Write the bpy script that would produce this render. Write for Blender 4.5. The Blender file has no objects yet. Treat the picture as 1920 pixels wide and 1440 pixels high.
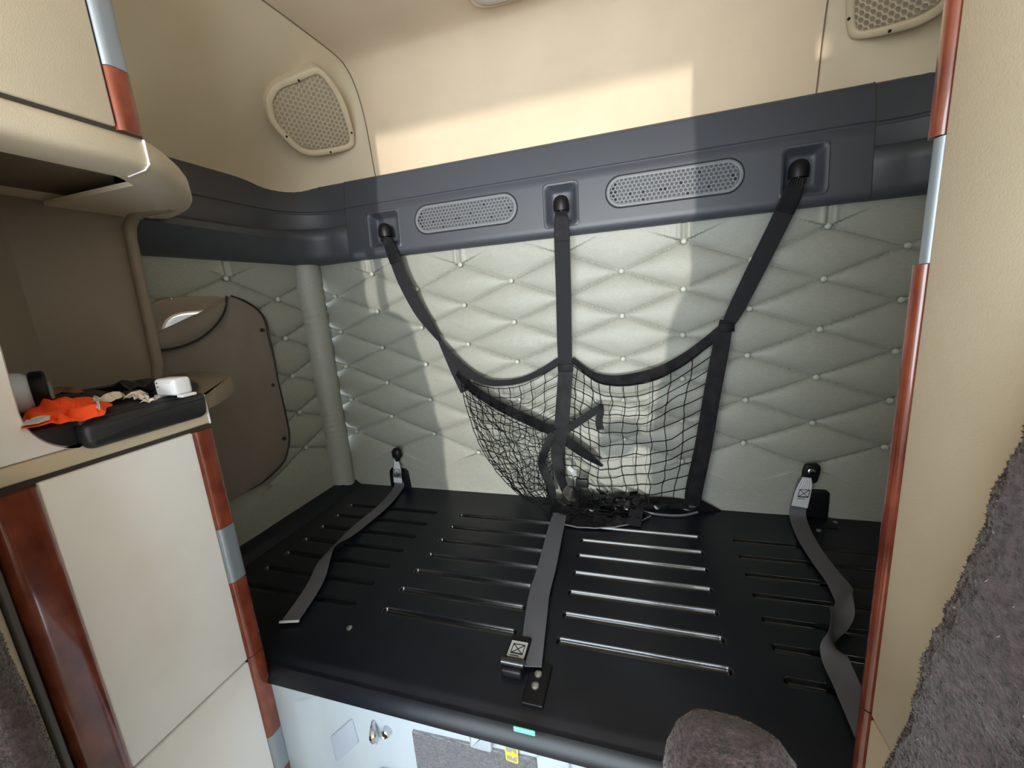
import bpy, bmesh, math, random
from mathutils import Vector, Matrix, noise
from mathutils.bvhtree import BVHTree
random.seed(11)
S = bpy.context.scene
COL = S.collection
V = Vector
MID = 1.54            # mirror: x -> MID - x (the cab's centre line is x = 0.77)

# ------------------------------------------------------------------ camera
CAM = V((1.00951, -1.45963, 1.27163))
RX = V((0.954183, 0.289760, -0.074656))
RY = V((-0.010150, -0.218012, -0.975893))      # image down
RZ = V((-0.299050, 0.931939, -0.205082))       # forward
FPX = 773.78
cd = bpy.data.cameras.new('camera')
cd.sensor_width = 36.0
cd.lens = FPX / 1920 * 36.0
cd.clip_start = 0.01
co = bpy.data.objects.new('camera', cd)
COL.objects.link(co)
m3 = Matrix((RX, -RY, -RZ)).transposed()
co.matrix_world = Matrix.Translation(CAM) @ m3.to_4x4()
S.camera = co

def ray(u, v):
    return RX * ((u - 960) / FPX) + RY * ((v - 720) / FPX) + RZ

def at(u, v, x=None, y=None, z=None):
    """measured point of the photograph at a known plane of the place"""
    d = ray(u, v)
    t = (x - CAM.x) / d.x if x is not None else (y - CAM.y) / d.y if y is not None else (z - CAM.z) / d.z
    return CAM + d * t

# ------------------------------------------------------------------ world, sun, window portals, exposure
w = bpy.data.worlds.new('daylight')
S.world = w
w.use_nodes = True
bg = w.node_tree.nodes['Background']
bg.inputs[0].default_value = (0.80, 0.91, 1.0, 1)
bg.inputs[1].default_value = 5.9
sun = bpy.data.lights.new('sun', 'SUN')
sun.energy = 1.15
sun.angle = math.radians(0.9)
sun.color = (1.0, 0.95, 0.87)
so = bpy.data.objects.new('sun', sun)
COL.objects.link(so)
so.rotation_euler = V((-0.12, 1.0, -0.05)).to_track_quat('-Z', 'Y').to_euler()
so.location = (1.2, -5, 2.5)

def portal(loc, direction, sx, sy):
    l = bpy.data.lights.new('window_portal', 'AREA')
    l.shape = 'RECTANGLE'; l.size = sx; l.size_y = sy
    l.cycles.is_portal = True
    o = bpy.data.objects.new('window_portal', l)
    COL.objects.link(o)
    o.location = loc
    o.rotation_euler = V(direction).to_track_quat('-Z', 'Z').to_euler()
    return o
portal((0.77, -3.17, 1.33), (0, 1, 0), 2.2, 1.44)
S.view_settings.view_transform = 'Standard'
S.view_settings.look = 'None'
S.view_settings.gamma = 1.0
S.view_settings.use_curve_mapping = False
S.view_settings.exposure = 1.02

# ------------------------------------------------------------------ materials
def lin(c):
    return tuple((x / 255 / 12.92 if x <= 10 else ((x / 255 + 0.055) / 1.055) ** 2.4) for x in c) + (1,)

MATS = {}
def mat(name, col, rough=0.5, metal=0.0, col2=None, nscale=20, namt=1.0, bump=0.0, bscale=200, coat=0.0, spec=0.5, trans=0.0,
        stretch=None, emit=None, wave=None, sheen=0.0, detail=4, lo=.35, hi=.65):
    if name in MATS: return MATS[name]
    m = bpy.data.materials.new(name); m.use_nodes = True
    nt = m.node_tree; b = nt.nodes['Principled BSDF']
    b.inputs['Base Color'].default_value = lin(col)
    b.inputs['Roughness'].default_value = rough
    b.inputs['Metallic'].default_value = metal
    b.inputs['Specular IOR Level'].default_value = spec
    if coat: b.inputs['Coat Weight'].default_value = coat; b.inputs['Coat Roughness'].default_value = 0.06
    if sheen: b.inputs['Sheen Weight'].default_value = sheen; b.inputs['Sheen Roughness'].default_value = .5
    if trans: b.inputs['Transmission Weight'].default_value = trans
    tc = nt.nodes.new('ShaderNodeTexCoord'); vec = tc.outputs['Object']
    if stretch:
        mp = nt.nodes.new('ShaderNodeMapping'); mp.inputs['Scale'].default_value = stretch
        nt.links.new(vec, mp.inputs[0]); vec = mp.outputs[0]
    if col2:
        n = nt.nodes.new('ShaderNodeTexNoise'); n.inputs['Scale'].default_value = nscale; n.inputs['Detail'].default_value = detail
        nt.links.new(vec, n.inputs['Vector'])
        r = nt.nodes.new('ShaderNodeValToRGB')
        r.color_ramp.elements[0].position = lo; r.color_ramp.elements[1].position = hi
        r.color_ramp.elements[0].color = lin(col); r.color_ramp.elements[1].color = lin(col2)
        nt.links.new(n.outputs['Fac'], r.inputs[0]); nt.links.new(r.outputs[0], b.inputs['Base Color'])
    if bump:
        if wave:
            n2 = nt.nodes.new('ShaderNodeTexWave'); n2.inputs['Scale'].default_value = bscale
            n2.bands_direction = wave; n2.inputs['Distortion'].default_value = 0.6
            out = n2.outputs['Fac']
        else:
            n2 = nt.nodes.new('ShaderNodeTexNoise'); n2.inputs['Scale'].default_value = bscale; n2.inputs['Detail'].default_value = 3
            out = n2.outputs['Fac']
        nt.links.new(tc.outputs['Object'], n2.inputs['Vector'])
        bp = nt.nodes.new('ShaderNodeBump'); bp.inputs['Strength'].default_value = bump; bp.inputs['Distance'].default_value = 0.002
        nt.links.new(out, bp.inputs['Height']); nt.links.new(bp.outputs[0], b.inputs['Normal'])
    MATS[name] = m
    return m

M_BEIGE = mat('beige_plastic', (203, 189, 165), .5, bump=.15, bscale=500, col2=(208, 194, 171), nscale=6)
M_DOOR = mat('cream_laminate', (240, 239, 238), .42, col2=(232, 230, 227), nscale=5, bump=.12, bscale=900, lo=.5, hi=.75)
M_HEAD = mat('headliner_cloth', (206, 186, 160), .85, col2=(200, 180, 154), nscale=5, bump=.25, bscale=700)
M_CORNER = mat('corner_panel_vinyl', (198, 183, 157), .7, bump=.2, bscale=700, col2=(191, 176, 150), nscale=4)
M_SLATE = mat('slate_plastic', (61, 64, 71), .45, bump=.12, bscale=900)
M_SLATE2 = mat('slate_vent', (102, 105, 110), .5)
M_VINYL = mat('grey_vinyl', (146, 147, 137), .52, col2=(138, 139, 130), nscale=90, bump=.18, bscale=350, stretch=(1, 1, 4))
M_THREAD = mat('pale_thread', (176, 178, 168), .7)
M_BUTTON = mat('button_vinyl', (172, 174, 164), .38)
M_WOOD = mat('red_burl_wood', (90, 36, 23), .24, col2=(138, 70, 50), nscale=28, detail=9, coat=.7, stretch=(1, 1, .55), lo=.3, hi=.72)
M_SILVER = mat('satin_silver', (158, 168, 178), .38, metal=.55)
M_BLACK = mat('black_paint', (16, 19, 26), .34, col2=(22, 25, 32), nscale=9, bump=.06, bscale=600, spec=.35)
M_RIB = mat('black_paint_channels', (20, 22, 26), .13, bump=.10, bscale=420, coat=.6)
M_RUBBER = mat('black_rubber', (38, 38, 40), .45, bump=.2, bscale=90)
M_BLKPL = mat('black_plastic', (17, 17, 19), .42, spec=.25)
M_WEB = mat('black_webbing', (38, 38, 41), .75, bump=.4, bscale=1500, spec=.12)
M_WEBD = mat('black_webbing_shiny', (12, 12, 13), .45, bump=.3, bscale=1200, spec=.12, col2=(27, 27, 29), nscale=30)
M_GWEB = mat('grey_webbing', (98, 98, 103), .7, bump=.5, bscale=1600, spec=.2)
M_WWEB = mat('white_webbing', (196, 198, 200), .5, bump=.3, bscale=900)
M_CORD = mat('black_cord', (18, 18, 20), .8, spec=.1)
M_SEAT = mat('grey_woven_fabric', (42, 34, 36), .9, col2=(78, 64, 66), nscale=170, bump=.8, bscale=320, sheen=.25, detail=6)
M_PILE = mat('grey_fabric_pile', (56, 46, 48), .9, sheen=.1)
M_FABRIC = mat('taupe_cover_cloth', (122, 113, 103), .85, col2=(114, 105, 95), nscale=5, bump=.25, bscale=600)
M_PIPE = mat('black_piping', (18, 18, 18), .6)
M_GPANEL = mat('pale_grey_plastic', (178, 190, 200), .5, col2=(183, 194, 203), nscale=8, bump=.1, bscale=700)
M_CARPET = mat('grey_ribbed_carpet', (120, 120, 124), .95, bump=1.0, bscale=110, wave='Z', col2=(146, 146, 150), nscale=260)
M_CHROME = mat('chrome', (205, 205, 208), .14, metal=1.0)
M_STEEL = mat('bolt_steel', (190, 190, 192), .3, metal=.9)
M_WHITE = mat('white_plastic', (228, 229, 232), .45)
M_ORANGE = mat('orange_cloth', (255, 84, 28), .7, bump=.3, bscale=500)
M_TAPE = mat('reflective_tape', (206, 204, 200), .35)
M_PAPER = mat('paper', (216, 203, 188), .8)
M_BROWN = mat('brown_wrapper', (126, 86, 58), .6)
M_BLUE = mat('blue_print', (92, 128, 168), .5)
M_BOTTLE = mat('pale_blue_bottle', (186, 200, 208), .3)
M_YEL = mat('yellow_print', (236, 205, 66), .5)
M_GREY = mat('grey_print', (150, 150, 146), .5)
M_GREEN = mat('green_tag', (112, 214, 172), .5)
M_MESHY = mat('speaker_mesh', (150, 137, 116), .8, bump=.4, bscale=900)
M_HEX = mat('speaker_hex', (186, 172, 150), .6)
M_DARKHOLE = mat('dark_hole', (14, 14, 14), .8)
M_FLOOR = mat('floor_rubber', (196, 188, 176), .7, bump=.3, bscale=150)
M_GASKET = mat('dark_gap', (60, 52, 46), .8)
M_LAMPGLASS = mat('lamp_lens', (225, 222, 214), .12, trans=.35, bump=.6, bscale=120)
M_VBACK = mat('vent_back', (58, 59, 62), .6)
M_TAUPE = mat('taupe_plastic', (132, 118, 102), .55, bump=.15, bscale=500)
M_GLASS = mat('window_glass', (255, 255, 255), .02, trans=1.0)

# ------------------------------------------------------------------ helpers
def wloc(o):
    p = V((0, 0, 0))
    while o is not None:
        p = p + o.location; o = o.parent
    return p

def mk(name, vf, m, parent=None, smooth=False, base=None, bevel=None):
    """one mesh object from (verts, faces) given in world coordinates"""
    vs, fs = vf
    org = wloc(parent) if parent is not None else (V(base) if base is not None else V((0, 0, 0)))
    me = bpy.data.meshes.new(name)
    me.from_pydata([tuple(V(p) - org) for p in vs], [], fs)
    me.validate()
    bm = bmesh.new(); bm.from_mesh(me)
    bmesh.ops.recalc_face_normals(bm, faces=bm.faces)
    bm.to_mesh(me); bm.free()
    me.materials.append(m)
    o = bpy.data.objects.new(name, me); COL.objects.link(o)
    if parent is not None: o.parent = parent
    elif base is not None: o.location = org
    if bevel:
        md = o.modifiers.new('bevel', 'BEVEL'); md.width = bevel; md.segments = 3; md.limit_method = 'ANGLE'; md.angle_limit = math.radians(40)
        smooth = True
    if smooth:
        me.shade_smooth()
        me.set_sharp_from_angle(angle=math.radians(42))
    return o

def inst(name, me, loc, parent=None, rot=None):
    """object sharing mesh data; loc in world coordinates"""
    o = bpy.data.objects.new(name, me); COL.objects.link(o)
    if parent is not None:
        o.parent = parent; o.location = V(loc) - wloc(parent)
    else:
        o.location = loc
    if rot: o.rotation_euler = rot
    return o

def thing(name, label, cat, loc, group=None):
    o = bpy.data.objects.new(name, None); COL.objects.link(o)
    o.location = loc; o.empty_display_size = .05
    o['label'] = label; o['category'] = cat
    if group: o['group'] = group
    return o

def tag(o, label=None, cat=None, group=None, kind=None):
    if label: o['label'] = label
    if cat: o['category'] = cat
    if group: o['group'] = group
    if kind: o['kind'] = kind
    return o

def join(*vfs):
    vs, fs = [], []
    for v, f in vfs:
        k = len(vs); vs += list(v); fs += [tuple(i + k for i in q) for q in f]
    return vs, fs

def mirror(vf):
    return [V((MID - p[0], p[1], p[2])) for p in vf[0]], [tuple(reversed(f)) for f in vf[1]]

def box(x0, x1, y0, y1, z0, z1, b=0.0, seg=3):
    bm = bmesh.new(); bmesh.ops.create_cube(bm, size=1)
    for v in bm.verts:
        v.co = V((x0 + (v.co.x + .5) * (x1 - x0), y0 + (v.co.y + .5) * (y1 - y0), z0 + (v.co.z + .5) * (z1 - z0)))
    if b: bmesh.ops.bevel(bm, geom=bm.edges[:] , offset=b, segments=seg, profile=.5, affect='EDGES')
    bm.verts.index_update()
    r = ([v.co.copy() for v in bm.verts], [tuple(v.index for v in f.verts) for f in bm.faces]); bm.free()
    return r

def loft(rings, closed=True, caps=True, skip=None):
    n = len(rings[0]); vs = [V(p) for r in rings for p in r]; fs = []
    for i in range(len(rings) - 1):
        for j in range(n if closed else n - 1):
            if skip and skip(i, j): continue
            k = (j + 1) % n
            fs.append((i * n + j, i * n + k, (i + 1) * n + k, (i + 1) * n + j))
    if caps and closed:
        fs.append(tuple(range(n - 1, -1, -1))); fs.append(tuple((len(rings) - 1) * n + j for j in range(n)))
    return vs, fs

def grid(nu, nv, fn, keep=None):
    vs = [V(fn(i / nu, j / nv)) for i in range(nu + 1) for j in range(nv + 1)]
    fs = []
    for i in range(nu):
        for j in range(nv):
            if keep and not keep((i + .5) / nu, (j + .5) / nv): continue
            a = i * (nv + 1) + j
            fs.append((a, a + 1, a + nv + 2, a + nv + 1))
    return vs, fs

def cr(pts, n):
    """Catmull-Rom resample to n+1 points (tuples of any length)"""
    P = [tuple(p) for p in pts]; P = [tuple(2 * a - b for a, b in zip(P[0], P[1]))] + P + [tuple(2 * a - b for a, b in zip(P[-1], P[-2]))]
    out = []; segs = len(P) - 3
    for i in range(n + 1):
        t = i / n * segs; k = min(int(t), segs - 1); t -= k
        p0, p1, p2, p3 = P[k:k + 4]
        out.append(tuple(.5 * (2 * b + (c - a) * t + (2 * a - 5 * b + 4 * c - d) * t * t + (3 * b - a - 3 * c + d) * t ** 3)
                         for a, b, c, d in zip(p0, p1, p2, p3)))
    return out

def tube(pts, r, n=6, cap=True):
    pts = [V(p) for p in pts]; rings = []; up = None
    for i, p in enumerate(pts):
        d = (pts[min(i + 1, len(pts) - 1)] - pts[max(i - 1, 0)])
        if d.length < 1e-9: d = V((0, 0, 1))
        d.normalize()
        if up is None: up = d.orthogonal().normalized()
        up = (up - d * up.dot(d))
        if up.length < 1e-6: up = d.orthogonal()
        up.normalize(); s = d.cross(up)
        rr = r[i] if isinstance(r, (list, tuple)) else r
        rings.append([p + up * (rr * math.cos(2 * math.pi * k / n)) + s * (rr * math.sin(2 * math.pi * k / n)) for k in range(n)])
    return loft(rings, True, cap)

def ribbon(pts, width, wdir, th=.0018, n=None):
    """flat webbing; wdir: one vector or one per control point; width: number or per point"""
    k = len(pts)
    wd = [V(x) for x in wdir] if isinstance(wdir[0], (tuple, list, Vector)) else [V(wdir)] * k
    ws = width if isinstance(width, (list, tuple)) else [width] * k
    data = cr([tuple(p) + tuple(d) + (ww,) for p, d, ww in zip(pts, wd, ws)], n or (k - 1) * 6)
    P = [V(q[:3]) for q in data]; rings = []
    for i, q in enumerate(data):
        d = P[min(i + 1, len(P) - 1)] - P[max(i - 1, 0)]; d.normalize()
        wv = V(q[3:6]); wv = wv - d * wv.dot(d)
        if wv.length < 1e-5: wv = d.orthogonal()
        wv.normalize(); nn = d.cross(wv) * (th / 2); wv = wv * (q[6] / 2)
        K = 12
        top = [P[i] + wv * (-1 + 2 * k / K) + nn * (1.0 if k % 2 else .35) for k in range(K + 1)]
        bot = [P[i] + wv * (1 - 2 * k / K) - nn * (1.0 if k % 2 else .35) for k in range(K + 1)]
        rings.append(top + bot)
    return loft(rings)

def roundpoly(pts, r, seg=6):
    out = []; n = len(pts)
    for i, p in enumerate(pts):
        rr = r[i] if isinstance(r, (list, tuple)) else r
        p = V(p).to_2d() if len(p) > 2 else V(p); a = V(pts[i - 1]) - p; b = V(pts[(i + 1) % n]) - p
        la, lb = a.length, b.length
        if rr <= 1e-6: out.append(p); continue
        a.normalize(); b.normalize()
        ang = a.angle(b); t = min(rr / math.tan(ang / 2), la * .49, lb * .49)
        p1, p2 = p + a * t, p + b * t
        for k in range(seg + 1):
            f = k / seg
            out.append((p1 * (1 - f) ** 2 + p * (2 * f * (1 - f)) + p2 * f * f))
    return out

def inset(poly, d):
    n = len(poly); out = []
    area = sum(poly[i].x * poly[(i + 1) % n].y - poly[(i + 1) % n].x * poly[i].y for i in range(n))
    s = 1 if area > 0 else -1
    for i in range(n):
        e = poly[(i + 1) % n] - poly[i - 1]
        if e.length < 1e-9: out.append(poly[i].copy()); continue
        e.normalize(); out.append(poly[i] + V((-e.y, e.x)) * (d * s))
    return out

def plate(poly, o, ux, uy, un, t0, t1, b=0.002):
    """flat part with a bevelled front edge: poly (2D) in the frame o, ux, uy; from t0 to t1 along un"""
    o, ux, uy, un = V(o), V(ux), V(uy), V(un)
    poly = [V(p) for p in poly]
    f = lambda pl, t: [o + ux * p.x + uy * p.y + un * t for p in pl]
    rings = [f(poly, t0), f(poly, t1 - b), f(inset(poly, b * .35), t1 - b * .35), f(inset(poly, b), t1)]
    return loft(rings)

def ringplate(poly, wdt, o, ux, uy, un, t0, t1, b=.002, inset=inset):
    o, ux, uy, un = V(o), V(ux), V(uy), V(un)
    poly = [V(p) for p in poly]
    f = lambda pl, t: [o + ux * p.x + uy * p.y + un * t for p in pl]
    rings = [f(poly, t0), f(poly, t1 - b), f(inset(poly, b * .35), t1 - b * .3), f(inset(poly, b), t1), f(inset(poly, wdt - b), t1), f(inset(poly, wdt - b * .3), t1 - b * .35), f(inset(poly, wdt), t1 - b), f(inset(poly, wdt), t0)]
    return loft(rings, True, False)

def rinset(poly, d):
    c = sum(poly, V((0, 0))) / len(poly)
    return [c + (p - c) * max(.05, 1 - d / max(1e-6, (p - c).length)) for p in poly]

def lathe(prof, o, axis, n=20):
    axis = V(axis).normalized(); a = axis.orthogonal().normalized(); b = axis.cross(a); o = V(o)
    return loft([[o + axis * h + a * (r * math.cos(2 * math.pi * k / n)) + b * (r * math.sin(2 * math.pi * k / n)) for k in range(n)] for r, h in prof])

def inside(p, poly):
    c = False; n = len(poly)
    for i in range(n):
        a, b = poly[i], poly[i - 1]
        if (a.y > p.y) != (b.y > p.y) and p.x < (b.x - a.x) * (p.y - a.y) / (b.y - a.y) + a.x: c = not c
    return c

def sstep(a, b, x):
    t = max(0, min(1, (x - a) / (b - a))); return t * t * (3 - 2 * t)

# ================================================================== THE SETTING
CS, RS, ZT = 0.19, 0.1463, 1.402      # button column spacing, row spacing, height of the top row

def pillow(s, z, off=0.0):
    """0 on the seams of the diamond tufting .. 1 on the crown of a pillow"""
    c = (s - off) / CS; r = (ZT - z) / RS
    p, q = r + c / 2, r - c / 2
    ip, iq = math.floor(p), math.floor(q); fp, fq = p - ip, q - iq
    rc = (ip + iq + 1) / 2
    g = lambda t: math.sqrt(max(0.0, math.sin(math.pi * min(max(t, 0), 1))))
    h = lambda t: math.sqrt(max(0.0, math.sin(math.pi / 2 * min(max(t, 0), 1))))
    if rc < -.1: return 1.0
    if rc < .4: return h(1 - fp) * h(1 - fq)
    if rc > 5.1: return 1.0
    if rc > 4.6: return h(fp) * h(fq)
    return g(fp) * g(fq)

def pleat(s, z, off=0.0):
    c = (s - off) / CS / 2; d = (c - round(c)) * 2 * CS
    if z < ZT or z > 1.47: return 0
    return (.008 * math.exp(-(d / .006) ** 2) - .005 * math.exp(-((abs(d) - .014) / .007) ** 2)) * (1 - (z - ZT) / .12)

def wall_h(s, z, off=0.0):
    n = noise.noise(V((s * 9, z * 14, off * 50))) * .0015 + noise.noise(V((s * 30, z * 40, 3))) * .0007
    return .010 - .026 * pillow(s, z, off) ** .5 + pleat(s, z, off) + n

# back wall
X0, X1 = -0.262, 1.802
wall_back = mk('wall_back', grid(640, 320, lambda a, b: (X0 + a * (X1 - X0), wall_h(X0 + a * (X1 - X0), .44 + b * 1.06), .44 + b * 1.06)), M_VINYL, smooth=True)
tag(wall_back, 'grey diamond tufted vinyl wall panel behind the bunk', kind='structure')
bt = bpy.data.meshes.new('button')
bv, bf = lathe([(.0001, -.004), (.0078, -.003), (.0094, 0.001), (.0084, .0045), (.0048, .0068), (.0001, .0075)], (0, 0, 0), (0, -1, 0), 12)
bt.from_pydata([tuple(p) for p in bv], [], bf); bt.materials.append(M_BUTTON); bt.shade_smooth()
BUT = []
for c in range(-1, 10):
    for k in range(6):
        r = k if c % 2 == 0 else k + .5
        if r > 5: continue
        BUT.append((c, r))
        inst('button', bt, (c * CS, -.0075, ZT - r * RS), wall_back)
def stitches(place, cols, zmin=0):
    vs, fs = [], []
    for c in range(*cols):
        for k in range(6):
            r = k if c % 2 == 0 else k + .5
            for dr in (.5, -.5):
                r2 = r + dr
                if r > 5 or r2 > 5 or r2 < 0: continue
                n = 30
                for i in range(1, n - 1):
                    a, b = (i + .15) / n, (i + .75) / n
                    p, q = place(c + a, r + dr * a), place(c + b, r + dr * b)
                    up = V((0, 0, .0005))
                    k0 = len(vs)
                    vs += [p - up, q - up, q + up, p + up]; fs.append((k0, k0 + 1, k0 + 2, k0 + 3))
    return vs, fs
st = mk('stitching', stitches(lambda c, r: V((c * CS, wall_h(c * CS, ZT - r * RS + .002) - .0016, ZT - r * RS + .002)), (-1, 9)), M_THREAD, wall_back)
tag(st, 'pale stitching along the diamond seams', kind='stuff')

# left wall of the bunk (tufted, with the window hole)
WL = -0.288
LOFF = .02
WIN = (-.50, 1.165, .165, .165)          # window centre y, z and half sizes
def in_win(y, z): return abs((y - WIN[0]) / WIN[2]) ** 4 + abs((z - WIN[1]) / WIN[3]) ** 4 < 1
LY0, LY1 = -.02, -1.0
wall_left = mk('wall_left', grid(260, 300, lambda a, b: (WL - wall_h(-(LY0 + a * (LY1 - LY0)), .44 + b * 1.06, LOFF), LY0 + a * (LY1 - LY0), .44 + b * 1.06),
               keep=lambda a, b: not in_win(LY0 + a * (LY1 - LY0), .44 + b * 1.06)), M_VINYL, smooth=True)
tag(wall_left, 'grey tufted vinyl side wall around the bunk window', kind='structure')
for c in range(0, 4):
    for k in range(6):
        r = k if c % 2 == 0 else k + .5
        y, z = -(c * CS + LOFF), ZT - r * RS
        if r > 4.6 or in_win(y, z) or c == 0: continue
        inst('button', bt, (WL + .008, y, z), wall_left, rot=(0, 0, math.pi / 2))
# the soft roll in the left rear corner
def roll(a, b):
    z = .46 + b * 1.04
    wr = .0022 * math.sin(z * 210 + 3 * noise.noise(V((a * 3, z * 5, 1)))) * math.exp(-((z - 1.28) / .10) ** 2) + .0016 * math.sin(z * 260 + a * 2) * math.exp(-((z - .80) / .10) ** 2)
    wr += noise.noise(V((a * 2, z * 6, 7))) * .003
    an = math.radians(-100 + 200 * a) ; rr = .052 + wr
    d0, d1 = V((.62, -.785, 0)), V((.785, .62, 0))
    return V((-.272, -.052, z)) + d0 * (rr * math.cos(an)) + d1 * (rr * math.sin(an))
mk('corner_roll', grid(20, 130, roll), M_VINYL, wall_left, smooth=True)
# plain lower part and the cab part of the walls
def wall_with_hole(x, t, holes, y0, y1, z0, z1):
    """flat wall of thickness t in a y-z plane with rectangular openings"""
    ys = sorted({y0, y1, *[h[0] for h in holes], *[h[1] for h in holes]}); zs = sorted({z0, z1, *[h[2] for h in holes], *[h[3] for h in holes]})
    out = []
    for i in range(len(ys) - 1):
        for j in range(len(zs) - 1):
            cy, cz = (ys[i] + ys[i + 1]) / 2, (zs[j] + zs[j + 1]) / 2
            if any(h[0] < cy < h[1] and h[2] < cz < h[3] for h in holes): continue
            out.append(box(min(x, x + t), max(x, x + t), ys[i], ys[i + 1], zs[j], zs[j + 1]))
    return join(*out)
DW = (-2.75, -1.85, 1.08, 1.88)
mk('wall_left_cab', wall_with_hole(-.37, -.04, [], -3.2, -.97, 0, 2.2), M_BEIGE)['kind'] = 'structure'
mk('wall_right_cab', wall_with_hole(1.92, .04, [], -3.2, -.97, 0, 2.2), M_BEIGE)['kind'] = 'structure'
wr_ = mk('wall_right', grid(60, 60, lambda a, b: (MID - WL + wall_h(a * 1.0, .44 + b * 1.06, LOFF), -.01 - a * 1.0, .44 + b * 1.06)), M_VINYL, smooth=True)
wr_['kind'] = 'structure'
mk('corner_roll', mirror(grid(16, 60, roll)), M_VINYL, wr_, smooth=True)
mk('wall_front', join(box(-.4, 1.94, -3.2, -3.16, 0, .62), box(-.4, 1.94, -3.2, -3.16, 2.04, 2.2), box(-.4, -.33, -3.2, -3.16, .62, 2.04), box(1.87, 1.94, -3.2, -3.16, .62, 2.04)), M_BEIGE)['kind'] = 'structure'
mk('floor', box(-.4, 1.94, -3.2, .06, -.03, 0), M_FLOOR)['kind'] = 'structure'
# outer skin behind the upholstery so that no daylight leaks in
mk('wall_back_shell', box(-.42, 1.96, .05, .08, 0, 2.2), M_GPANEL)['kind'] = 'structure'

# headliner: rises from the valance, bends into the ceiling
PROF = [(0.004, 1.70), (0.0, 1.80), (-.003, 1.90), (-.012, 1.975), (-.032, 2.035), (-.065, 2.078), (-.115, 2.098), (-.25, 2.104), (-.6, 2.11), (-1.2, 2.115), (-3.2, 2.12)]
PR = cr(PROF, 60)
def seam_x(y, z):
    k = [(0.0, .070), (.02, .060), (.13, .055), (.30, .049), (.70, .030), (3.3, .010)]
    if y > -.02: return .070 - .010 * min(1, max(0, (z - 1.74) / .26))
    for (a, xa), (b, xb) in zip(k, k[1:]):
        if -y <= b: return xa + (xb - xa) * (-y - a) / (b - a)
    return k[-1][1]
def head_ring(f):
    r = []
    for p in PR:
        a = seam_x(p[0], p[1]) - .003
        r.append((a + (MID - 2 * a) * f, p[0], p[1]))
    return r
ceiling = mk('ceiling', loft([head_ring(i / 24) for i in range(25)], False, False), M_HEAD, smooth=True)
tag(ceiling, 'cream headliner cloth bending from the rear wall into the ceiling', kind='structure')
mk('ceiling_shell', box(-.42, 1.96, -3.2, .08, 2.2, 2.24), M_GPANEL)['kind'] = 'structure'

# upper corner panels with the speakers
XS = .068
Bk = [(XS, -.004, 1.70), (0.0, -.004, 1.70), (-.08, -.012, 1.70), (-.19, -.055, 1.70), (-.265, -.14, 1.70), (-.30, -.26, 1.70), (-.31, -.42, 1.70), (-.315, -.8, 1.70), (-.32, -1.4, 1.70)]
Sk = [(seam_x(y, z), y, z) for y, z in ((.003, 1.72), (.002, 1.84), (-.003, 1.95), (-.026, 2.036), (-.068, 2.086), (-.135, 2.104), (-.30, 2.109), (-.7, 2.115), (-1.4, 2.12))]
NB = 72
B_, S_ = cr(Bk, NB), cr(Sk, NB)
def corner(a, b):
    i = min(int(round(a * NB)), NB); P, Q = V(B_[i]), V(S_[i])
    k = .035 * sstep(.05, .45, a)
    f = b
    return P.lerp(Q, f) + V((-.6, .35, .55)) * (k * .45 * 6.75 * f * (1 - f) ** 2)
cvf = grid(NB, 30, corner)
wall_ul = mk('wall_left_upper', cvf, M_CORNER, smooth=True); wall_ul['kind'] = 'structure'
wall_ur = mk('wall_right_upper', mirror(cvf), M_CORNER, smooth=True); wall_ur['kind'] = 'structure'
seam = cr([(seam_x(p[0], p[1]) - .002, p[0] - .0002, p[1]) for p in PR if p[1] > 1.73 and p[0] > -1.3], 90)
M_SEAM = mat('seam_shadow_gap', (112, 98, 80), .9)
mk('panel_seam', tube(seam, .0022, 6), M_SEAM, wall_ul, smooth=True)
mk('panel_seam', mirror(tube(seam, .0022, 6)), M_SEAM, wall_ur, smooth=True)
bvh = BVHTree.FromPolygons([tuple(p) for p in cvf[0]], cvf[1])

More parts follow.
